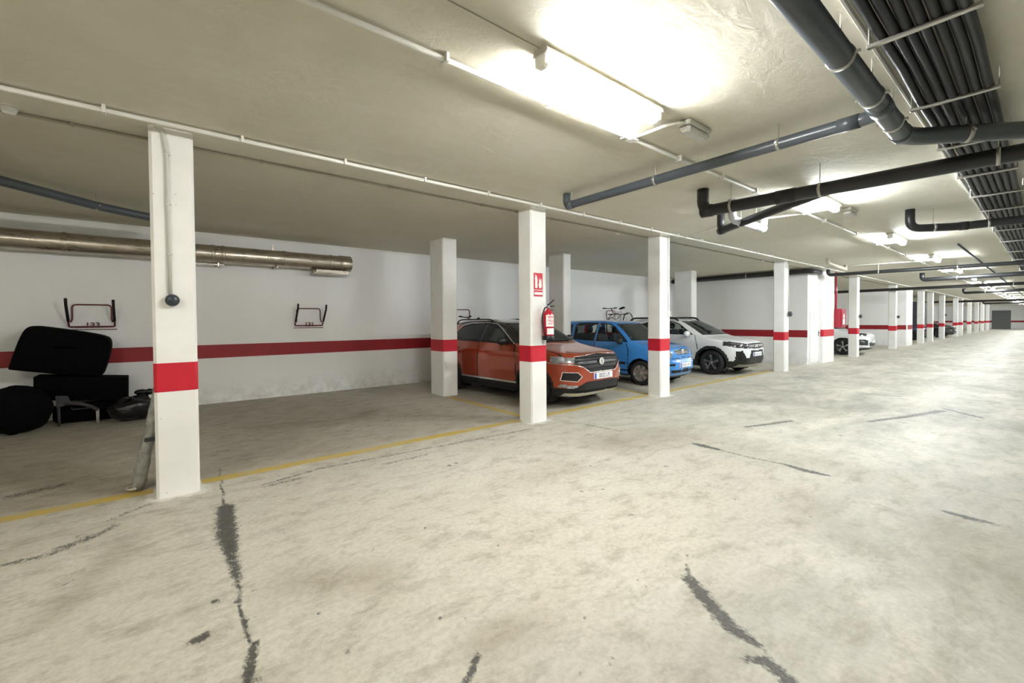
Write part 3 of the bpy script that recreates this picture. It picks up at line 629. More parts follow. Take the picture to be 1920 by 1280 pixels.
# bundle of black tubes with cross hangers
bt = empty('cable_tube_bundle', (0, 0, 0)); tag(bt, 'bundle of parallel black cable tubes on steel cross bars under the ceiling', 'cable tubes')
NT = 7
for i in range(NT):
    y = .285+i*(.335/(NT-1)); mb = MB(); pts = []
    x = -8.9
    while x < 86:
        pts.append((x, y+random.uniform(-.004, .004), H-.10+random.uniform(-.006, .006)-.012*math.sin(x*2.6)**2)); x += .6 if x < 14 else 4
    mb.tube(pts, .0255, 10); mb.build('cable_tube', M['black_tube'], bt, True)
hx = [-4.1, -2.9, -1.65, -.45, .75, 1.98, 3.2, 4.42, 5.65, 6.95, 8.2, 9.4, 10.6, 11.7]+[13.5+2.2*k for k in range(20)]
first = None
for x in hx:
    if first is None:
        mb = MB(); mb.rbox(-.014, .014, .225, .685, H-.150, H-.128, .003)
        mb.tube([(0, .235, H-.15), (0, .235, H-.001)], .005, 6); mb.tube([(0, .675, H-.15), (0, .675, H-.001)], .005, 6); first = mb.build('cross_bar', M['steel'], bt); first.location.x = x
    else: o = first.copy(); COL.objects.link(o); o.location.x = x
tray = MB(); tray.rbox(-8.5, 86, .70, .718, H-.03, H-.001, .003); tag(tray.build('cable_strip', M['conduit']), 'thin white strip fixed to the ceiling alongside the black tube bundle', 'trunking')
# second cable tray lines on the far part of the aisle
ct = MB(); ct.tube([(14, 1.33, H-.04), (84, 1.33, H-.04)], .022, 8); tag(ct.build('ceiling_conduit', M['pipe'], None, True), 'dark conduit running down the far part of the aisle between lamps and tubes', 'conduit')
# ------------------------------------------------------------------ galvanised duct on the back wall
du = empty('ventilation_duct', (0, YW-.25, 2.79)); tag(du, 'round galvanised ventilation duct along the back wall below the ceiling', 'duct')
MB().lathe([(.158, -8.9), (.160, 3.18)], axis='x', n=32).build('tube', M['duct'], du, True)
MB().lathe([(.160, 3.12), (.172, 3.13), (.172, 3.36), (.164, 3.37), (.150, 3.365), (0, 3.36)], axis='x', n=32).build('end_cap', M['duct'], du, True)
for x in (-5.2, -3.1, -1.05, .86, 1.02, 2.05, 2.95): MB().lathe([(.162, x-.03), (.169, x-.02), (.169, x+.02), (.162, x+.03)], axis='x', n=32).build('joint_ring', M['duct'], du, True)
MB().rbox(2.62, 3.28, -.15, .15, -.235, -.165, .006).build('outlet_box', M['duct'], du)
MB().rbox(2.58, 3.32, -.17, .17, -.255, -.235, .004).build('outlet_flange', M['duct'], du)
b = MB(); b.rbox(.55, 1.05, -.02, .02, -.20, -.18, .004); b.rbox(.93, .96, -.03, .25, -.22, -.15, .004); b.tube([(.94, -.02, -.2), (.96, -.03, -.27)], .008, 6); b.build('bracket', M['duct'], du)
for x in (-4.2, 1.9): b = MB(); b.box(x-.015, x+.015, -.175, .25, -.19, -.175); b.box(x-.015, x+.015, .235, .25, -.19, .30); b.build('bracket', M['duct'], du)

# ------------------------------------------------------------------ bike racks on the back wall
def rack(x, z, num, label, folded=False):
    t = empty('bike_rack', (x, YW, z)); tag(t, label, 'bike rack')
    u = MB(); u.tube([(-.275, -.30, -.01 if folded == 'hold' else -.30 if folded else .10), (-.275, -.055, -.20), (-.275, -.03, -.245), (.275, -.03, -.245), (.275, -.055, -.20), (.275, -.30, -.01 if folded == 'hold' else -.30 if folded else .10)], .013, 10, fillet=.06); u.build('lower_frame', M['redmetal'], t, True)
    for s_ in (-1, 1):
        f_ = MB(); f_.tube([(s_*.275, -.55, .0), (s_*.275, -.14, -.02)] if folded == 'hold' else [(s_*.275, -.36, -.33), (s_*.275, -.10, -.218)] if folded else [(s_*.275, -.325, .20 if s_ < 0 else .19), (s_*.275, -.30, .10), (s_*.275, -.10, -.15)], .0195, 10); f_.build('foam_sleeve', M['foam'], t, True)
    v = MB(); v.tube([(-.25, -.05, -.17), (-.235, -.015, -.12), (-.235, -.015, .115), (.235, -.015, .115), (.235, -.015, -.12), (.25, -.05, -.17)], .011, 10, fillet=.06); v.build('upper_frame', M['redmetal'], t, True)
    MB().rbox(-.30, .30, -.004, 0, -.30, -.285, .001).build('wall_plate', M['redmetal'], t)
    if num: text_mesh('number', num, .125, M['redmetal'], t, lambda a, b_, c_: (a+.005, -.045-c_, b_-.225), .004, bold=.002)
rack(-.78, 1.72, '133', 'wall bike rack with stencilled number 133 above the black heap')
rack(2.56, 1.70, '131', 'wall bike rack with stencilled number 131 above the empty bay')
rack(6.42, 1.72, None, 'wall bike rack peeking out above the roof of the orange car', True)
rk = aty(1145.5, 582.5, 9.98); rack(rk[0], rk[2]-.115, None, 'wall bike rack holding the pale bicycle above the blue hatchback', 'hold')

def wheel_lathe(mb, c, R, r): mb.lathe([(R-r, -r*.6), (R-r*.3, -r), (R, -r*.3), (R, r*.3), (R-r*.3, r), (R-r, r*.6), (R-r, -r*.6)], c, 'y', 36)
def bicycle(x, y, z, label):
    t = empty('bicycle', (x, y, z)); tag(t, label, 'bicycle', None)
    R = .33; F_, B_ = (0, 0, R), (1.04, 0, R)
    for c in (F_, B_):
        m_ = MB(); wheel_lathe(m_, c, R, .022); wh = m_.build('wheel', M['rubber'], t, True)
        sp = MB(); sp.lathe([(R-.03, -.012), (R-.02, -.012), (R-.02, .012), (R-.03, .012), (R-.03, -.012)], c, 'y', 36)
        for k in range(16): a = k*math.pi/8; sp.tube([(c[0], .02*(-1)**k, c[2]), (c[0]+(R-.03)*math.cos(a), 0, c[2]+(R-.03)*math.sin(a))], .0015, 4)
        sp.tube([(c[0], -.05, c[2]), (c[0], .05, c[2])], .02, 10); sp.build('rim', M['rim_silver'], wh, True)
    hb, ht, st, bb = (.16, 0, .80), (.19, 0, .68), (.66, 0, .74), (.58, 0, .30)
    fr = MB()
    for a, b_ in ((hb, st), (ht, bb), (st, bb), (bb, B_), (st, B_), (hb, ht)): fr.tube([a, b_], .017 if a != st or b_ != B_ else .010, 8)
    fr.build('frame', M['bikeframe'], t, True)
    fk = MB(); fk.tube([ht, (.14, 0, .62)], .016, 8)
    for s_ in (-1, 1): fk.tube([(.14, 0, .62), (.12, s_*.05, .58), (.0, s_*.05, R)], .010, 8)
    fk.build('fork', M['bikeframe'], t, True)
    h = MB(); h.tube([hb, (.10, 0, .93), (.05, 0, .965)], .014, 8); h.tube([(.0, -.25, .985), (.05, -.10, .965), (.05, .10, .965), (.0, .25, .985)], .012, 8); h.build('handlebar', M['black'], t, True)
    for s_ in (-1, 1):
        g = MB(); g.tube([(.01, s_*.17, .98), (-.01, s_*.28, .99)], .019, 8); g.build('grip', M['foam'], t, True)
    sd = MB(); sd.tube([st, (.69, 0, .84)], .013, 8); sp_ = sd.build('seat_post', M['steel'], t, True)
    sa = MB(); sa.sphere((.70, 0, .865), (.13, .06, .03)); sa.sphere((.79, 0, .87), (.07, .085, .035)); sa.sphere((.60, 0, .865), (.07, .025, .02)); sa.build('saddle', M['blackcloth'], t, True)
    cr = MB(); cr.lathe([(.0, -.03), (.09, -.03), (.09, -.024), (0, -.024)], bb, 'y', 20); cr.tube([(bb[0], -.06, bb[2]), (bb[0]-.16, -.06, bb[2]-.05)], .009, 6); cr.tube([(bb[0], .06, bb[2]), (bb[0]+.16, .06, bb[2]+.05)], .009, 6)
    cr.rbox(bb[0]-.21, bb[0]-.12, -.13, -.05, bb[2]-.065, bb[2]-.04, .005); cr.build('crankset', M['black'], t, True)
    return t
bk = bicycle(12.27, 9.55, .97, 'pale bicycle hung on the wall rack above the blue hatchback'); bk.rotation_euler = (0, math.radians(-10), math.radians(4))
bk2 = bicycle(6.2, 9.5, .66, 'bicycle hung on the back wall behind the orange car')

# ------------------------------------------------------------------ black heap behind the near pillar
def on(u, v, y): return aty(u, v, y)
def outline(pts, y): return [(on(u, v, y)[0], on(u, v, y)[2]) for u, v in pts]
def slab(name, pts, y0, y1, material, label, cat, bev=.05, tilt=0.0):
    pl = outline(pts, y0); n = len(pl); cx = sum(p for p, q in pl)/n; cz = sum(q for p, q in pl)/n; rings = []
    for d, k in ((y0+bev*.0, bev), (y0+bev*.35, bev*.3), (y0+bev, 0), (y1-bev, 0), (y1-bev*.35, bev*.3), (y1, bev)):
        rg = []
        for p, q in pl:
            l = math.hypot(p-cx, q-cz)+1e-6; rg.append((p-(p-cx)/l*k, d+tilt*(q-pl[0][1]), q-(q-cz)/l*k))
        rings.append(rg)
    mb = MB(); vs_ = [q for r in rings for q in r]; fs = []
    for r in range(len(rings)-1):
        for i in range(n): j = (i+1) % n; fs.append((r*n+i, r*n+j, r*n+n+j, r*n+n+i))
    fs += [tuple(range(n-1, -1, -1)), tuple((len(rings)-1)*n+i for i in range(n))]
    mb.add(vs_, fs); o = mb.build(name, material, None, True); tag(o, label, cat); return o
def smooth_poly(pts, it=2):
    for _ in range(it):
        out = []
        for i in range(len(pts)):
            a, b_ = pts[i], pts[(i+1) % len(pts)]; out += [(a[0]*.75+b_[0]*.25, a[1]*.75+b_[1]*.25), (a[0]*.25+b_[0]*.75, a[1]*.25+b_[1]*.75)]
        pts = out
    return pts
case = slab('padded_case', smooth_poly([(13, 693), (14, 688), (34, 632), (50, 610), (80, 612), (196, 628), (208, 640), (204, 668), (193, 700), (189, 706), (183, 706), (120, 703), (60, 698), (18, 694)], 2), 9.35, 9.92, M['blackcloth'], 'large black padded case with rounded corners on top of the heap', 'case', .06)
hd = MB(); q = on(120, 650, 9.3); hd.tube([(q[0]-.12, 9.35, q[2]), (q[0]-.1, 9.31, q[2]+.02), (q[0]+.1, 9.31, q[2]), (q[0]+.12, 9.35, q[2]-.02)], .014, 8, fillet=.04); hd.build('handle', M['blackcloth'], case, True)
slab('storage_box', [(62, 707), (239, 708), (239, 751), (62, 751)], 9.38, 9.9, M['blackcloth'], 'flat black storage box beneath the padded case', 'box', .02)
def bag(c, r, material, label, lump=.12, n=26, k=16, seed=1, name='bin_bag'):
    rs = np.random.RandomState(seed); ph = rs.uniform(0, 6.28, 8); vs_ = []; fs = []
    for i in range(k+1):
        t = math.pi*i/k
        for j in range(n):
            a = 2*math.pi*j/n; w_ = 1+lump*(math.sin(3*a+ph[0]+2*t)*.5+math.sin(5*a+ph[1]-3*t)*.35+math.sin(7*t+ph[2]+a)*.3)
            z = c[2]+r[2]*math.cos(t)*w_
            vs_.append((c[0]+r[0]*math.sin(t)**.8*math.cos(a)*w_, c[1]+r[1]*math.sin(t)**.8*math.sin(a)*w_, max(z, .004)))
    for i in range(k):
        for j in range(n): q = (j+1) % n; fs.append((i*n+j, i*n+n+j, i*n+n+q, i*n+q))
    o = MB().add(vs_, fs).build(name, material, None, True); tag(o, label, 'bag'); return o
bb_ = bag((-.27, 9.12, .19), (.31, .21, .18), M['bag'], 'shiny black bin bag at the foot of the heap beside the near pillar', .1, seed=3)
kn = MB(); kn.tube([(-.17, 9.14, .30), (-.15, 9.15, .40)], [.13, .06], 12); kn.sphere((-.17, 9.16, .43), (.09, .06, .045)); kn.sphere((-.07, 9.16, .425), (.06, .05, .05)); kn.build('knot', M['bag'], bb_, True)
bag((-2.36, 9.62, .36), (.28, .28, .34), M['bag'], 'crumpled black bin bag at the outer end of the heap against the wall', .12, seed=5)
bag((-1.50, 9.10, .33), (.36, .24, .325), M['blackcloth'], 'large soft black sack slumped at the foot of the heap', .07, seed=11, name='sack')
du_ = MB(); du_.tube([(-1.20, 9.56, .152), (-1.15, 9.56, .152), (-.52, 9.54, .152), (-.47, 9.54, .152)], [.11, .15, .15, .11], 22); dfl = tag(du_.build('duffel_bag', M['blackcloth'], None, True), 'long black duffel bag lying on the floor under the heap', 'bag')
MB().tube([(-1.0, 9.44, .25), (-.98, 9.40, .22), (-.78, 9.39, .22), (-.76, 9.43, .25)], .012, 8, fillet=.03).build('carry_strap', M['greypanel'], dfl, True)
SY = 9.28; st_ = empty('folding_stool', (-.85, SY, 0)); tag(st_, 'low grey folding stool with a pale leg tucked in the heap', 'stool')
so = np.array([-.85, SY, 0]); qs = [np.array(on(u, v, SY))-so for u, v in ((106, 764), (135, 757), (127, 742), (104, 742))]
MB().prism([(q[0], q[2]) for q in qs], lambda p, q, d: (p, d, q), -.02, .02).build('backrest', M['greypanel'], st_)
MB().tube([tuple(np.array(on(u, v, SY))-so) for u, v in ((120, 757), (150, 756), (172, 762), (184, 768))], .026, 10, fillet=.08).build('seat_tube', M['greypanel'], st_, True)
lg = np.array(on(183, 767, SY))-so; MB().tube([(lg[0], 0, lg[2]), (lg[0], 0, .002)], .02, 10).build('leg', M['paleleg'], st_, True)
MB().tube([(qs[0][0]+.02, 0, qs[0][2]), (qs[0][0]+.02, .03, .002)], .018, 10).build('leg', M['greypanel'], st_, True)
# clear-wrapped long parcel leaning on the near pillar
wp = empty('wrapped_parcel', (-.115, 5.285, 0)); tag(wp, 'long flat parcel in crinkled clear film leaning behind the near pillar', 'parcel')
mb = MB(); vs_ = []; fs = []; nr, nk = 22, 16; rs = np.random.RandomState(4)
for i in range(nr):
    t = i/(nr-1); cx = .22*t; z = .015+t*1.15; wx = (.055 if i else .035)*(1-.2*t); wy = .09*(1-.3*t)
    for k in range(nk):
        a = 2*math.pi*k/nk; w_ = 1+rs.uniform(-.10, .10)
        vs_.append((cx-.005+wx*math.copysign(abs(math.cos(a))**.7, math.cos(a))*w_-.02, wy*math.copysign(abs(math.sin(a))**.7, math.sin(a))*w_+.02*t, z))
for i in range(nr-1):
    for k in range(nk): j = (k+1) % nk; fs.append((i*nk+k, i*nk+j, i*nk+nk+j, i*nk+nk+k))
fs += [tuple(range(nk-1, -1, -1)), tuple((nr-1)*nk+k for k in range(nk))]
mb.add(vs_, fs).build('wrap', M['film'], wp, True)
MB().rbox(.03, .15, -.092, .092, .44, .475, .006).build('tape_band', M['darkgrey'], wp)
ft = MB(); ft.sphere((-.055, -.02, .03), (.06, .08, .03)); ft.build('foil_foot', M['chrome'], wp, True)

# ------------------------------------------------------------------ cars
def pchip(xs, ys, x):
    xs, ys = np.array(xs, float), np.array(ys, float); h = np.diff(xs); d = np.diff(ys)/h; m = np.zeros(len(xs))
    for i in range(1, len(xs)-1):
        if d[i-1]*d[i] > 0: w1, w2 = 2*h[i]+h[i-1], h[i]+2*h[i-1]; m[i] = (w1+w2)/(w1/d[i-1]+w2/d[i])
    m[0], m[-1] = d[0], d[-1]
    i = np.clip(np.searchsorted(xs, x)-1, 0, len(xs)-2); t = (x-xs[i])/h[i]
    return (2*t**3-3*t**2+1)*ys[i]+(t**3-2*t**2+t)*h[i]*m[i]+(-2*t**3+3*t**2)*ys[i+1]+(t**3-t**2)*h[i]*m[i+1]
def inpoly(px, py, poly):
    c = np.zeros(px.shape, bool); n = len(poly); j = n-1
    for i in range(n):
        xi, yi = poly[i]; xj, yj = poly[j]
        c ^= ((yi > py) != (yj > py)) & (px < (xj-xi)*(py-yi)/(yj-yi+1e-12)+xi); j = i
    return c
def near_line(px, py, pts, wd):
    m = np.zeros(px.shape, bool)
    for (x0, y0), (x1, y1) in zip(pts[:-1], pts[1:]):
        dx, dy = x1-x0, y1-y0; t = np.clip(((px-x0)*dx+(py-y0)*dy)/(dx*dx+dy*dy+1e-12), 0, 1)
        m |= np.hypot(px-x0-t*dx, py-y0-t*dy) < wd
    return m
class Car:
    def __init__(s, name, label, loc, yaw, prof, mid, step=.018, M_=400):
        s.root = empty(name, (loc[0], loc[1], 0), yaw); tag(s.root, label, 'car'); s.prof = np.array(prof); s.mid = mid
        Z = s.prof[:, 0]; zz = np.linspace(Z[0], Z[-1], 3000); bf = pchip(Z, s.prof[:, 1], zz); W = pchip(Z, s.prof[:, 3], zz)
        L = np.concatenate([[0], np.cumsum(np.sqrt(np.diff(zz)**2+np.diff(bf)**2+.5*np.diff(W)**2))]); K = int(L[-1]/step)
        s.z = np.interp(np.linspace(0, L[-1], K), L, zz)
        P = np.zeros((K, M_, 3))
        for k, z in enumerate(s.z):
            c = s.contour(z); l = np.concatenate([[0], np.cumsum(np.hypot(*np.diff(c, axis=0).T))]); u = np.linspace(0, l[-1], M_+1)[:-1]
            P[k, :, 0] = np.interp(u, l, c[:, 0]); P[k, :, 1] = np.interp(u, l, c[:, 1]); P[k, :, 2] = z
        s.P = P; du = np.roll(P, -1, 1)-np.roll(P, 1, 1); dk = np.gradient(P, axis=0); N = np.cross(du, dk); N /= np.linalg.norm(N, axis=2, keepdims=True)+1e-12
        if (N[K//3, :, 0]*P[K//3, :, 0]).sum() < 0: N = -N
        s.N = N; q = lambda A: (A[:-1]+A[1:]+np.roll(A, -1, 1)[:-1]+np.roll(A, -1, 1)[1:])/4
        s.C = q(P); s.CN = q(N); s.used = np.zeros(s.C.shape[:2], bool)
        s.a, s.b, s.zz = s.C[..., 0], s.C[..., 1], s.C[..., 2]; s.aa = np.abs(s.a)
        s.Wz = pchip(Z, s.prof[:, 3], s.zz)
    def at(s, z): return [float(pchip(s.prof[:, 0], s.prof[:, i], np.array([z]))[0]) for i in range(1, 6)]
    def contour(s, z):
        bf, br, W, nf, nr = s.at(z); t = np.linspace(0, 2*math.pi, 1601); c, d = np.cos(t), np.sin(t)
        n = np.where(d >= 0, nf, nr); L = np.where(d >= 0, s.mid-bf, br-s.mid)
        return np.stack([W*np.sign(c)*np.abs(c)**(2/n), s.mid-L*np.sign(d)*np.abs(d)**(2/n)], 1)
    def front(s, a, z, o=0.0):      # point on the nose surface
        bf, br, W, nf, nr = s.at(z); return (a, s.mid-(s.mid-bf)*max(0, 1-abs(a/W)**nf)**(1/nf)-o, z)
    def side(s, b, z, sg=-1, o=0.0):
        bf, br, W, nf, nr = s.at(z); L, n = (s.mid-bf, nf) if b < s.mid else (br-s.mid, nr)
        return (sg*(W*max(0, 1-abs((b-s.mid)/L)**n)**(1/n)+o), b, z)
    def cut(s, mask): s.used |= mask
    def region(s, name, mask, material, off=0.0, split=False, parent=None):
        mask = mask & ~s.used; s.used |= mask
        if not mask.any(): return None
        outs = []
        for mk in ([mask & (s.a < 0), mask & (s.a >= 0)] if split else [mask]):
            if not mk.any(): continue
            k, j = np.nonzero(mk); m_ = s.P.shape[1]; j2 = (j+1) % m_
            q = np.stack([k*m_+j, k*m_+j2, (k+1)*m_+j2, (k+1)*m_+j], 1); ids, inv = np.unique(q, return_inverse=True)
            V = s.P.reshape(-1, 3)[ids]+s.N.reshape(-1, 3)[ids]*off
            me = bpy.data.meshes.new(name); me.from_pydata(V.tolist(), [], inv.reshape(-1, 4).tolist()); me.update()
            outs.append(finish(name, me, material, parent or s.root, True))
        return outs[0]
    def trim(s, name, pts, r, material, kind='side', sg=-1, o=.004, parent=None, n=6, dens=10):
        q = []
        for (p0, z0), (p1, z1) in zip(pts[:-1], pts[1:]):
            for i in range(dens): t = i/dens; q.append((p0+(p1-p0)*t, z0+(z1-z0)*t))
        q.append(pts[-1]); g = [s.side(p, z, sg, o) if kind == 'side' else s.front(p, z, o) for p, z in q]
        mb = MB(); mb.tube(g, r, n); return mb.build(name, material, parent or s.root, True)
    def wheels(s, axles, R, track, style, rimmat, facemat=None, wd=.2, arch=.07, spokes=5):
        for b0 in axles:
            for sg in (-1, 1):
                c = (sg*track, b0, R); rm = MB(); o = sg*wd*.5
                rm.lathe([(0, o*.55), (R*.16, o*.6), (R*.18, o*.35), (R*.58, o*.2), (R*.63, o*.75), (R*.66, o*.9), (R*.66, -o*.5)], c, 'x', 40)
                wh = rm.build('wheel', rimmat, s.root, True)
                ty = MB(); q = wd/2
                ty.lathe([(R*.645, -q*.8), (R*.70, -q*.97), (R*.86, -q), (R*.965, -q*.8), (R, -q*.45), (R, q*.45), (R*.965, q*.8), (R*.86, q), (R*.70, q*.97), (R*.645, q*.8), (R*.645, -q*.8)], c, 'x', 44); ty.build('tyre', M['rubber'], wh, True)
                for k in range(spokes):
                    a = 2*math.pi*k/spokes+.3; e = [math.cos(a), math.sin(a)]; t_ = [-e[1], e[0]]; pl = []
                    if style == 'cover': sh = [(.10, -.07), (.60, -.16), (.64, 0), (.60, .16), (.10, .07)]
                    else: sh = [(.12, -.05), (.36, -.03), (.60, -.15), (.645, -.08), (.645, .10), (.40, .075), (.12, .06)]
                    pl = [(R*(x*e[0]+y*t_[0]), R*(x*e[1]+y*t_[1])) for x, y in sh]
                    m_ = MB(); m_.prism(pl, lambda p, q_, d: (c[0]+d, c[1]+p, c[2]+q_), o*.45, o*.86); m_.build('spoke', facemat or rimmat, wh)
                hb = MB(); hb.lathe([(R*.15, o*.5), (R*.15, o*.9), (R*.10, o*.96), (0, o*.97)], c, 'x', 20); hb.build('hub_cap', facemat or rimmat, wh, True)
                ln = MB(); Ra = R+arch-.005; lim = min(abs(s.side(b0-R*.95, R*.9)[0]), abs(s.side(b0, R+arch)[0]), abs(s.side(b0+R*.95, R*.9)[0]))-.012; i0, i1 = -sg*.24, sg*(lim-track)
                ln.lathe([(Ra, i1), (Ra, i0), (.05, i0)], c, 'x', 24, math.radians(-40), math.radians(220)); ln.build('wheel_liner', M['black'], s.root, True)
        s.cut(((np.hypot(s.b-axles[0], s.zz-R) < R+arch) | (np.hypot(s.b-axles[1], s.zz-R) < R+arch)) & (s.aa > track-.22) & (s.zz < 2*R+arch+.02))
    def interior(s, belt, bfront, brear, wd=.55):
        d = MB(); d.rbox(-wd-.08, wd+.08, bfront, bfront+.38, belt-.30, belt-.03, .05); d.build('dashboard', M['black'], s.root, True)
        for (b0, a0, w_) in ((bfront+1.0, -.34, .24), (bfront+1.0, .34, .24), (bfront+1.85, 0, .58)):
            m_ = MB(); m_.rbox(a0-w_, a0+w_, b0-.45, b0+.08, .42, .62, .05); q = MB()
            q.add([(a0+sx*w_*kk, b0+dy, zc) for zc, dy0, kk in ((.55, 0, 1), (belt+.16, .16, .82)) for sx, dy in ((-1, dy0), (1, dy0), (1, dy0+.13), (-1, dy0+.13))],
                  [(0, 1, 5, 4), (1, 2, 6, 5), (2, 3, 7, 6), (3, 0, 4, 7), (4, 5, 6, 7), (0, 3, 2, 1)]); m_.add(q.v, q.f)
            for hx_ in ((a0,) if w_ < .4 else (-.34, .34)): m_.rbox(hx_-.12, hx_+.12, b0+.18, b0+.28, belt+.18, belt+.36, .04)
            m_.build('seat', M['seat'], s.root)
        st = MB(); a0 = .34; c_ = (a0, bfront+.48, belt-.02)
        st.tube([(c_[0]+.18*math.cos(t), c_[1]+.18*.35*math.sin(t), c_[2]+.18*math.sin(t)) for t in np.linspace(0, 2*math.pi, 25)], .014, 8); st.tube([(c_[0], c_[1]-.12, c_[2]-.05), c_], .03, 8); st.build('steering_wheel', M['black'], s.root, True)
        u = MB(); u.rbox(-.66, .66, .35, brear, .20, .40, .03); u.build('underbody', M['black'], s.root)
    def plate(s, z, txt, o=.015, w_=.52, font=.105, marks=False):
        y = s.front(0, z)[1]-o; t = MB().rbox(-w_/2, w_/2, y-.008, y+.03, z-.055, z+.055, .004).build('number_plate', M['plate'], s.root)
        MB().box(-w_/2+.003, -w_/2+.045, y-.0095, y-.008, z-.05, z+.05).build('blue_band', M['plateblue'], t)
        if marks:       # characters too small to read in the photograph: plain pale strokes
            m_ = MB()
            for k, a in enumerate((-.17, -.115, -.06, -.005, .09, .145, .20)): m_.box(a-.016, a+.016, y-.0095, y-.008, z-.028+.008*(k % 2), z+.03-.006*(k % 3))
            m_.build('plate_marks', M['pale_ink'], t)
        if txt: text_mesh('plate_text', txt, font, M['ink'], t, lambda a, b, c: (a+.02, y-.0098-c*.1, b+z), .001, bold=.001, sx=.88)
    def mirror(s, b, z, material, out=.10, sz=(.12, .06, .075)):
        for sg in (-1, 1):
            p = s.side(b, z-.04, sg); m_ = MB(); c = (p[0]+sg*(out+.06), b-.02, z+.02); m_.sphere(c, sz, 18, 12); mm = m_.build('mirror', material, s.root, True)
            a_ = MB(); a_.tube([p, (p[0]+sg*.07, b, z-.02), (c[0], c[1]+.01, c[2]-.03)], .022, 8); a_.build('mirror_arm', M['black'], mm, True)
            g = MB(); g.lathe([(0, sz[1]*.86), (sz[2]*.8, sz[1]*.80)], c, 'y', 14); g.build('mirror_glass', M['chrome'], mm, True)
def glass_regions(c, sidepolys, ws, rear, gm, trim=None, seal=.018, wsw=.095):
    sd = np.abs(c.CN[..., 0]) > .45
    for p in sidepolys:
        m_ = inpoly(c.b, c.zz, p) & sd
        if trim: c_edge = near_line(c.b, c.zz, p+[p[0]], seal) & sd & m_
        if trim: c.region('window_trim', c_edge, trim, .001, True)
        c.region('side_window', m_, gm, -.004, True)
    m_ = (c.zz > ws[0]) & (c.zz < ws[1]) & (c.b < c.mid) & (c.CN[..., 1] < -.15) & (c.aa < c.Wz-wsw)
    e_ = m_ & ((c.zz > ws[1]-.012) | (c.zz < ws[0]+.018) | (c.aa > c.Wz-wsw-.025))
    c.region('windscreen_seal', e_, M['black'], .001); c.region('windscreen', m_, gm, -.003)
    m_ = (c.zz > rear[0]) & (c.zz < rear[1]) & (c.b > c.mid) & (c.CN[..., 1] > .15) & (c.aa < c.Wz-.12); c.region('rear_window', m_, M['glass_dark'], -.003)
def door_gaps(c, lines, wd=.0105):
    sd = np.abs(c.CN[..., 0]) > .45; m_ = np.zeros_like(c.used)
    for l in lines: m_ |= near_line(c.b, c.zz, l, wd) & sd
    c.region('panel_gap', m_, M['black'], -.004)
def handles(c, pts, material):
    for b, z in pts:
        for sg in (-1, 1):
            p = [c.side(b+d, z, sg, o) for d, o in ((0, .002), (.015, .028), (.14, .028), (.155, .002))]; m_ = MB(); m_.tube(p, .012, 8, fillet=.02); m_.build('door_handle', material, c.root, True)
def roof_rails(c, b0, b1, z, a, material, lift=.05, r=.016):
    for sg in (-1, 1):
        m_ = MB(); m_.tube([(sg*a, b0, z-.035), (sg*a, b0+.10, z+lift-.01), (sg*a, b0+.25, z+lift), (sg*a*.99, b1-.25, z+lift), (sg*a*.98, b1-.10, z+lift-.015), (sg*a*.97, b1, z-.035)], r, 10, fillet=.08); m_.build('roof_rail', material, c.root, True)

# --- orange crossover
c = Car('crossover_car', 'orange crossover with black roof and chrome-edged black grille', (6.17, 5.02), math.radians(3.0), [
    (.20, .16, 4.08, .80, 5, 5), (.27, .06, 4.15, .86, 5, 5), (.40, .01, 4.20, .895, 5, 5), (.60, .00, 4.23, .91, 5, 5), (.78, .03, 4.20, .91, 5, 5), (.88, .08, 4.16, .905, 5, 5), (.94, .15, 4.14, .895, 5, 5),
    (.985, .40, 4.12, .875, 5.5, 5), (1.03, .78, 4.10, .855, 6, 5), (1.075, 1.08, 4.06, .835, 7, 5), (1.11, 1.17, 4.03, .82, 7, 5), (1.25, 1.42, 3.95, .76, 6, 5), (1.40, 1.72, 3.82, .695, 5.5, 5), (1.48, 1.96, 3.72, .65, 5, 5), (1.525, 2.2, 3.62, .60, 4.5, 4.5), (1.555, 2.5, 3.45, .50, 4, 4), (1.57, 2.78, 3.2, .30, 3, 3)], 2.35)
fr = c.CN[..., 1] < -.25; sdn = np.abs(c.CN[..., 0]) > .45; nose = c.b < .62
c.wheels((.88, 3.47), .335, .79, 'spoke', M['rim_dark'], M['rim_face'], .215, .055)
for ax_ in (.88, 3.47): c.region('arch_trim', (np.hypot(c.b-ax_, c.zz-.335) < .445) & sdn & (c.zz < .78), M['clad'], .006, True)
c.region('skid_plate', (c.zz < .275) & (c.zz > .215) & nose & (c.aa < .72), M['alu'], .012)
c.region('front_intake', inpoly(c.aa, c.zz, [(-.01, .30), (.60, .30), (.68, .35), (.44, .475), (-.01, .475)]) & nose, M['grille'], -.012)
c.region('fog_lamp', inpoly(c.aa, c.zz, [(.62, .36), (.60, .41), (.78, .43), (.80, .38)]) & nose, M['lens'], .004, True)
c.region('sill_trim', (c.zz < .37) & (sdn | nose | (c.b > 3.8)) & ~((c.zz > .34) & nose & (c.aa < .5)), M['clad'], .004)
c.region('air_vent', inpoly(c.aa, c.zz, [(.545, .565), (.61, .63), (.775, .635), (.785, .505), (.615, .49)]) & nose, M['grille'], -.006, True)
c.region('headlamp', inpoly(c.aa, c.zz, [(.63, .795), (.61, .885), (.93, .91), (.93, .835), (.78, .785)]) & (c.b < .5), M['lens'], .003, True)
c.region('front_grille', inpoly(c.aa, c.zz, [(-.01, .635), (.36, .635), (.50, .735), (.635, .785), (.61, .893), (-.01, .935)]) & nose, M['grille'], -.012)
c.region('chrome_strip', near_line(c.b, c.zz, [(1.20, .375), (3.05, .375)], .018) & sdn, M['alu'], .006, True)
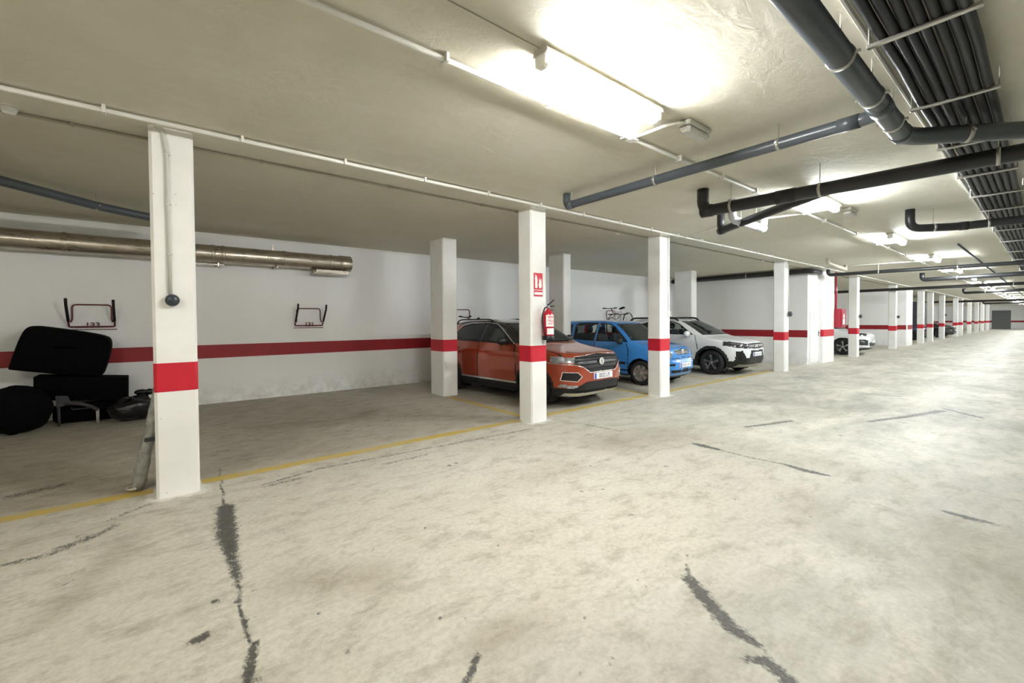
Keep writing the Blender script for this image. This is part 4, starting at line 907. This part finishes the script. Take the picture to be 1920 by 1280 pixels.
glass_regions(c, [[(1.50, 1.105), (1.66, 1.20), (1.96, 1.385), (2.14, 1.455), (2.36, 1.475), (2.44, 1.115)], [(2.50, 1.115), (2.44, 1.475), (2.95, 1.465), (3.22, 1.415), (3.50, 1.21), (3.30, 1.14)]], (1.125, 1.475), (1.15, 1.45), M['glass_dark'], M['black'])
door_gaps(c, [[(1.32, .40), (1.30, .8), (1.42, 1.08)], [(2.47, .38), (2.47, 1.1)], [(3.02, .55), (3.22, .75), (3.42, 1.1)], [(1.32, .39), (3.0, .39)], [(1.42, 1.085), (3.5, 1.125)]])
c.region('hood_gap', near_line(c.aa, c.b, [(.745, .22), (.755, .6), (.74, 1.12)], .009) & (c.CN[..., 2] > .3) & (c.b < 1.14), M['black'], -.004)
c.region('roof', (c.zz > 1.105) & ~((c.b > 3.25) & (c.zz < 1.44)), M['paint_black'])
c.region('tail_lamp', (c.b > 3.9) & (c.zz > .85) & (c.zz < 1.02) & (c.aa > .5), M['signred'], .004, True)
c.region('body_shell', ~c.used, M['paint_orange'])
for sg in (-1, 1):
    c.trim('chrome_window_line', [(1.44, 1.095), (1.60, 1.19), (1.90, 1.37), (2.10, 1.47), (2.4, 1.492), (2.95, 1.482), (3.26, 1.425), (3.52, 1.24)], .011, M['chrome'], sg=sg)
    c.trim('vent_surround', [(sg*.54, .565), (sg*.608, .635), (sg*.78, .64), (sg*.792, .50), (sg*.613, .485), (sg*.54, .565)], .009, M['chrome'], 'front')
    c.trim('headlamp_strip', [(sg*.0, .628), (sg*.36, .628), (sg*.51, .728), (sg*.66, .768), (sg*.80, .775), (sg*.88, .80)], .009, M['chrome'], 'front')
    c.trim('grille_top_strip', [(0, .94), (sg*.61, .90)], .007, M['chrome'], 'front')
for z, a in ((.70, .42), (.765, .53), (.83, .59), (.885, .59)): c.trim('grille_bar', [(-a, z), (0, z+.01), (a, z)], .012, M['clad'], 'front', o=-.002)
def vw_badge(c, z):
    y = c.front(0, z)[1]-.006; t = MB(); t.lathe([(.048, .0), (.050, -.014), (.058, -.016), (.062, -.004), (.062, 0)], (0, y, z), 'y', 28); bd = t.build('badge', M['signwhite'], c.root, True)
    for pts in ([(-.026, .045), (-.004, .006), (.004, .006), (.026, .045)], [(-.047, .02), (-.024, -.04), (-.002, -.004), (.002, -.004), (.024, -.04), (.047, .02)]):
        m_ = MB(); m_.tube([(p, y-.012, z+q) for p, q in pts], .006, 6); m_.build('badge_stroke', M['signwhite'], bd)
    MB().lathe([(0, -.004), (.05, -.004)], (0, y, z), 'y', 24).build('badge_disc', M['black'], bd)
vw_badge(c, .80)
c.plate(.555, '0032 LFJ'); c.mirror(1.62, 1.12, M['black'], .08); handles(c, [(2.18, .93), (3.12, .97)], M['paint_orange']); roof_rails(c, 2.25, 3.62, 1.515, .60, M['black'], .045, .014)
c.interior(1.08, 1.25, 3.6)
wiper = MB(); wiper.tube([c.front(-.1, 1.12, .02), c.front(-.6, 1.135, .02)], .008, 6); wiper.tube([c.front(.45, 1.12, .02), c.front(-.05, 1.135, .02)], .008, 6); wiper.build('wiper', M['black'], c.root)
ant = MB(); ant.tube([(0, 3.5, 1.53), (0, 3.58, 1.60), (0, 3.66, 1.57)], [.03, .02, .01], 8); ant.build('antenna', M['black'], c.root, True)

# --- blue hatchback
c = Car('hatchback_car', 'bright blue small hatchback parked behind a white pillar', (9.56, 5.36), math.radians(3.5), [
    (.19, .16, 3.42, .68, 5, 5), (.26, .06, 3.48, .74, 5, 5), (.38, .00, 3.52, .775, 5, 5), (.52, .00, 3.54, .79, 5, 5), (.62, .035, 3.53, .79, 5, 5), (.75, .06, 3.52, .785, 5, 5), (.84, .11, 3.51, .775, 5, 5), (.90, .22, 3.50, .765, 5, 5),
    (.945, .48, 3.49, .755, 5.5, 6), (.985, .76, 3.48, .745, 6, 6), (1.02, .86, 3.47, .735, 6, 7), (1.15, 1.02, 3.45, .705, 6, 7), (1.32, 1.24, 3.42, .665, 5.5, 7), (1.42, 1.40, 3.38, .635, 5, 7), (1.475, 1.54, 3.32, .60, 5, 6), (1.51, 1.75, 3.2, .52, 4.5, 5), (1.535, 2.1, 2.9, .32, 3, 3)], 2.0)
fr = c.CN[..., 1] < -.25; sdn = np.abs(c.CN[..., 0]) > .45; nose = c.b < .55
c.wheels((.72, 3.02), .288, .675, 'cover', M['rim_silver'], None, .165, .05, 7)
for ax_ in (.72, 3.02): c.region('arch_lip', (np.hypot(c.b-ax_, c.zz-.288) < .352) & sdn, M['paint_blue'], .010, True)
c.region('front_intake', inpoly(c.aa, c.zz, [(-.01, .31), (.50, .31), (.56, .385), (-.01, .395)]) & nose, M['grille'], -.012)
c.region('fog_slot', inpoly(c.aa, c.zz, [(.42, .47), (.43, .525), (.66, .535), (.66, .475)]) & nose, M['grille'], -.008, True)
c.region('headlamp', inpoly(c.aa, c.zz, [(.47, .70), (.46, .80), (.56, .87), (.80, .90), (.80, .74), (.66, .66), (.54, .65)]) & (c.b < .42), M['lens'], .004, True)
c.region('front_grille', inpoly(c.aa, c.zz, [(-.01, .72), (.27, .72), (.345, .765), (.345, .83), (-.01, .845)]) & nose, M['grille'], -.008)
c.region('side_moulding', near_line(c.b, c.zz, [(1.12, .50), (2.6, .50)], .028) & sdn, M['clad'], .008, True)
c.region('sill', (c.zz < .24), M['clad'], .0)
glass_regions(c, [[(1.08, 1.00), (1.20, 1.12), (1.46, 1.35), (1.62, 1.435), (1.92, 1.465), (2.00, 1.00)], [(2.06, 1.00), (1.98, 1.465), (2.60, 1.46), (2.72, 1.41), (2.74, 1.03)], [(2.82, 1.05), (2.80, 1.42), (3.02, 1.43), (3.22, 1.34), (3.25, 1.10)]], (1.04, 1.43), (1.08, 1.42), M['glass'], M['black'], .022, .075)
door_gaps(c, [[(1.05, .36), (1.03, .8), (1.12, 1.0)], [(2.03, .33), (2.03, 1.0)], [(2.66, .55), (2.80, .7), (2.80, 1.02)], [(1.05, .33), (2.6, .33)]])
c.region('bumper_gap', near_line(c.aa, c.zz, [(0, .655), (.45, .635), (.8, .62)], .007) & nose, M['black'], -.004)
c.region('hood_gap', near_line(c.aa, c.b, [(.62, .15), (.64, .5), (.63, .86)], .008) & (c.CN[..., 2] > .3) & (c.b < .88), M['black'], -.004)
c.region('tail_lamp', (c.b > 3.2) & (c.zz > 1.0) & (c.zz < 1.4) & (c.aa > .56), M['signred'], .004, True)
c.region('body_shell', ~c.used, M['paint_blue'])
for z, a in ((.745, .30), (.782, .335), (.82, .335)): c.trim('grille_bar', [(-a, z), (0, z+.006), (a, z)], .008, M['alu'], 'front', o=.0)
bd = MB(); y_ = c.front(0, .785)[1]; bd.lathe([(.055, 0), (.058, -.015), (.044, -.018), (0, -.016)], (0, y_-.006, .785), 'y', 24); bd = bd.build('badge', M['chrome'], c.root, True)
c.plate(.485, None, .012, marks=True); c.mirror(1.22, 1.00, M['clad'], .07, (.10, .05, .075)); handles(c, [(1.80, .86), (2.52, .88)], M['paint_blue']); c.interior(1.0, .92, 3.0, .48)
c.trim('intake_bar', [(-.18, .31), (-.18, .39)], .010, M['paint_blue'], 'front'); c.trim('intake_bar', [(.18, .31), (.18, .39)], .010, M['paint_blue'], 'front')
ant = MB(); ant.tube([(0, 1.75, 1.52), (0, 1.92, 1.72)], [.006, .003], 6); ant.build('antenna', M['black'], c.root)
wiper = MB(); wiper.tube([c.front(-.05, 1.03, .02), c.front(-.55, 1.05, .02)], .007, 6); wiper.tube([c.front(.45, 1.03, .02), c.front(-.02, 1.05, .02)], .007, 6); wiper.build('wiper', M['black'], c.root)

# --- white crossover with black cladding
def white_prof(): return [
    (.22, .16, 3.98, .80, 5, 5), (.30, .05, 4.04, .87, 5, 5), (.45, .00, 4.08, .91, 5, 5), (.62, .00, 4.10, .925, 5, 5), (.80, .03, 4.08, .92, 5, 5), (.89, .10, 4.05, .91, 5, 5), (.945, .24, 4.03, .895, 5, 5),
    (1.00, .60, 4.02, .875, 5.5, 5), (1.045, .92, 4.0, .86, 6, 5), (1.075, 1.03, 3.98, .85, 7, 5), (1.22, 1.30, 3.92, .79, 6, 5), (1.38, 1.62, 3.82, .715, 5.5, 5), (1.49, 1.90, 3.72, .66, 5, 5), (1.535, 2.12, 3.62, .61, 4.5, 5), (1.565, 2.4, 3.45, .50, 4, 4), (1.58, 2.7, 3.15, .30, 3, 3)]
c = Car('crossover_car', 'white crossover with black wheel arches and black roof rails beside the stairwell', (12.86, 5.10), math.radians(0.5), white_prof(), 2.25)
fr = c.CN[..., 1] < -.25; sdn = np.abs(c.CN[..., 0]) > .45; nose = c.b < .62
c.wheels((.86, 3.46), .335, .80, 'spoke', M['rim_dark'], M['rim_face'], .205, .055)
for ax_ in (.86, 3.46): c.region('arch_trim', (np.hypot(c.b-ax_, c.zz-.335) < .465) & sdn & (c.zz < .82), M['clad'], .014, True)
c.region('skid_plate', (c.zz < .315) & (c.zz > .235) & nose & (c.aa < .70), M['rim_face'], .012)
c.region('front_intake', inpoly(c.aa, c.zz, [(-.01, .32), (.70, .32), (.78, .40), (.78, .67), (.67, .68), (.57, .48), (.46, .48), (.36, .69), (-.01, .67)]) & nose, M['grille'], -.004)
c.region('sill_trim', (c.zz < .40) & (sdn | nose | (c.b > 3.7)), M['clad'], .006)
c.region('headlamp', inpoly(c.aa, c.zz, [(.52, .735), (.47, .855), (.94, .945), (.94, .85), (.76, .765)]) & (c.b < .55), M['lens_dark'], .004, True)
c.region('front_grille', inpoly(c.aa, c.zz, [(-.01, .725), (.50, .735), (.47, .86), (-.01, .875)]) & nose, M['grille'], -.006)
glass_regions(c, [[(1.40, 1.09), (1.60, 1.22), (1.90, 1.41), (2.10, 1.475), (2.30, 1.49), (2.38, 1.10)], [(2.44, 1.10), (2.38, 1.49), (2.90, 1.475), (3.20, 1.41), (3.42, 1.22), (3.25, 1.13)]], (1.09, 1.485), (1.15, 1.46), M['glass'], M['black'], .024)
door_gaps(c, [[(1.26, .42), (1.24, .8), (1.36, 1.08)], [(2.41, .40), (2.41, 1.1)], [(2.98, .55), (3.18, .75), (3.36, 1.1)]])
c.region('hood_gap', near_line(c.aa, c.b, [(.75, .25), (.77, .6), (.75, 1.05)], .009) & (c.CN[..., 2] > .3) & (c.b < 1.05), M['black'], -.004)
c.region('tail_lamp', (c.b > 3.8) & (c.zz > .85) & (c.zz < 1.0) & (c.aa > .5), M['signred'], .004, True)
c.region('body_shell', ~c.used, M['paint_white'])
for sg in (-1, 1):
    c.trim('daylight_strip', [(sg*.56, .80), (sg*.64, .845), (sg*.80, .878)], .008, M['lens'], 'front', o=.006); c.trim('daylight_strip', [(sg*.62, .775), (sg*.74, .805)], .006, M['lens'], 'front', o=.006)
    for k in range(4): m_ = MB(); y_ = c.front(sg*(.18+.075*k), .80)[1]-.012; m_.rbox(sg*(.18+.075*k)-.010, sg*(.18+.075*k)+.010, y_, y_+.01, .775, .835, .002); m_.build('grille_tick', M['signwhite'], c.root)
    c.trim('vent_frame', [(sg*.70, .44), (sg*.70, .60)], .014, M['clad'], 'front', o=.01)
y_ = c.front(0, .80)[1]-.014; e_ = MB(); G_ = lambda p, q, d: (p, d, q)
for sg in (-1, 1): e_.prism([(sg*.01, .80), (sg*.035, .835), (sg*.10, .835), (sg*.10, .815), (sg*.05, .815), (sg*.035, .80), (sg*.05, .785), (sg*.10, .785), (sg*.10, .765), (sg*.035, .765)][::sg], G_, y_, y_+.012)
e_.build('badge', M['signwhite'], c.root)
c.plate(.575, None, .012, marks=True); c.mirror(1.52, 1.10, M['paint_white'], .09, (.13, .07, .085)); handles(c, [(2.12, .94), (3.02, .97)], M['paint_white']); roof_rails(c, 1.98, 3.70, 1.53, .62, M['black'], .055, .028); c.interior(1.07, 1.12, 3.6)

# --- cars further down the aisle
def far_car(name, label, loc, yaw, paint, detail=True):
    c = Car(name, label, loc, yaw, white_prof(), 2.25, .03, 240); sdn = np.abs(c.CN[..., 0]) > .45; nose = c.b < .62
    c.wheels((.86, 3.46), .345, .80, 'spoke', M['rim_dark'], M['rim_face'] if detail else None, .205, .04)
    c.region('sill_trim', (c.zz < .30), M['clad'], .006)
    c.region('front_intake', inpoly(c.aa, c.zz, [(-.01, .36), (.45, .36), (.55, .50), (-.01, .66)]) & nose, M['grille'], -.004)
    c.region('fog_lamp', inpoly(c.aa, c.zz, [(.58, .40), (.60, .60), (.74, .66), (.90, .64), (.90, .44)]) & nose, M['lens_dark'], -.006, True)
    c.region('headlamp', inpoly(c.aa, c.zz, [(.50, .80), (.52, .89), (.94, .97), (.94, .86), (.76, .81)]) & (c.b < .5), M['lens_dark'], .004, True)
    glass_regions(c, [[(1.40, 1.09), (1.60, 1.22), (1.90, 1.41), (2.10, 1.475), (2.30, 1.49), (2.38, 1.10)], [(2.44, 1.10), (2.38, 1.49), (2.90, 1.475), (3.20, 1.41), (3.42, 1.22), (3.25, 1.13)]], (1.09, 1.485), (1.15, 1.46), M['glass_dark'], M['black'], .03)
    door_gaps(c, [[(1.26, .42), (1.24, .8), (1.36, 1.08)], [(2.41, .40), (2.41, 1.1)]], .015)
    c.region('body_shell', ~c.used, paint)
    for sg in (-1, 1): c.trim('fog_strip', [(sg*.45, .345), (sg*.70, .36), (sg*.88, .42)], .02, paint, 'front', o=.01)
    c.trim('headlamp_glint', [(-.80, .60), (-.72, .55)], .03, M['lens'], 'front', o=.004)
    c.mirror(1.52, 1.10, paint); c.interior(1.07, 1.12, 3.6); c.plate(.56, None)
    return c
far_car('crossover_car', 'white car with dark rear windows parked beyond the stairwell and red cabinet', (23.45, 4.72), math.radians(2), M['paint_white'])
far_car('saloon_car', 'dark blue car glimpsed between slim pillars far down the aisle', (41.6, 5.25), 0, M['paint_navy'], False)
far_car('saloon_car', 'black car with its nose out past the far pillars', (49.2, 4.75), 0, M['paint_dark'], False)
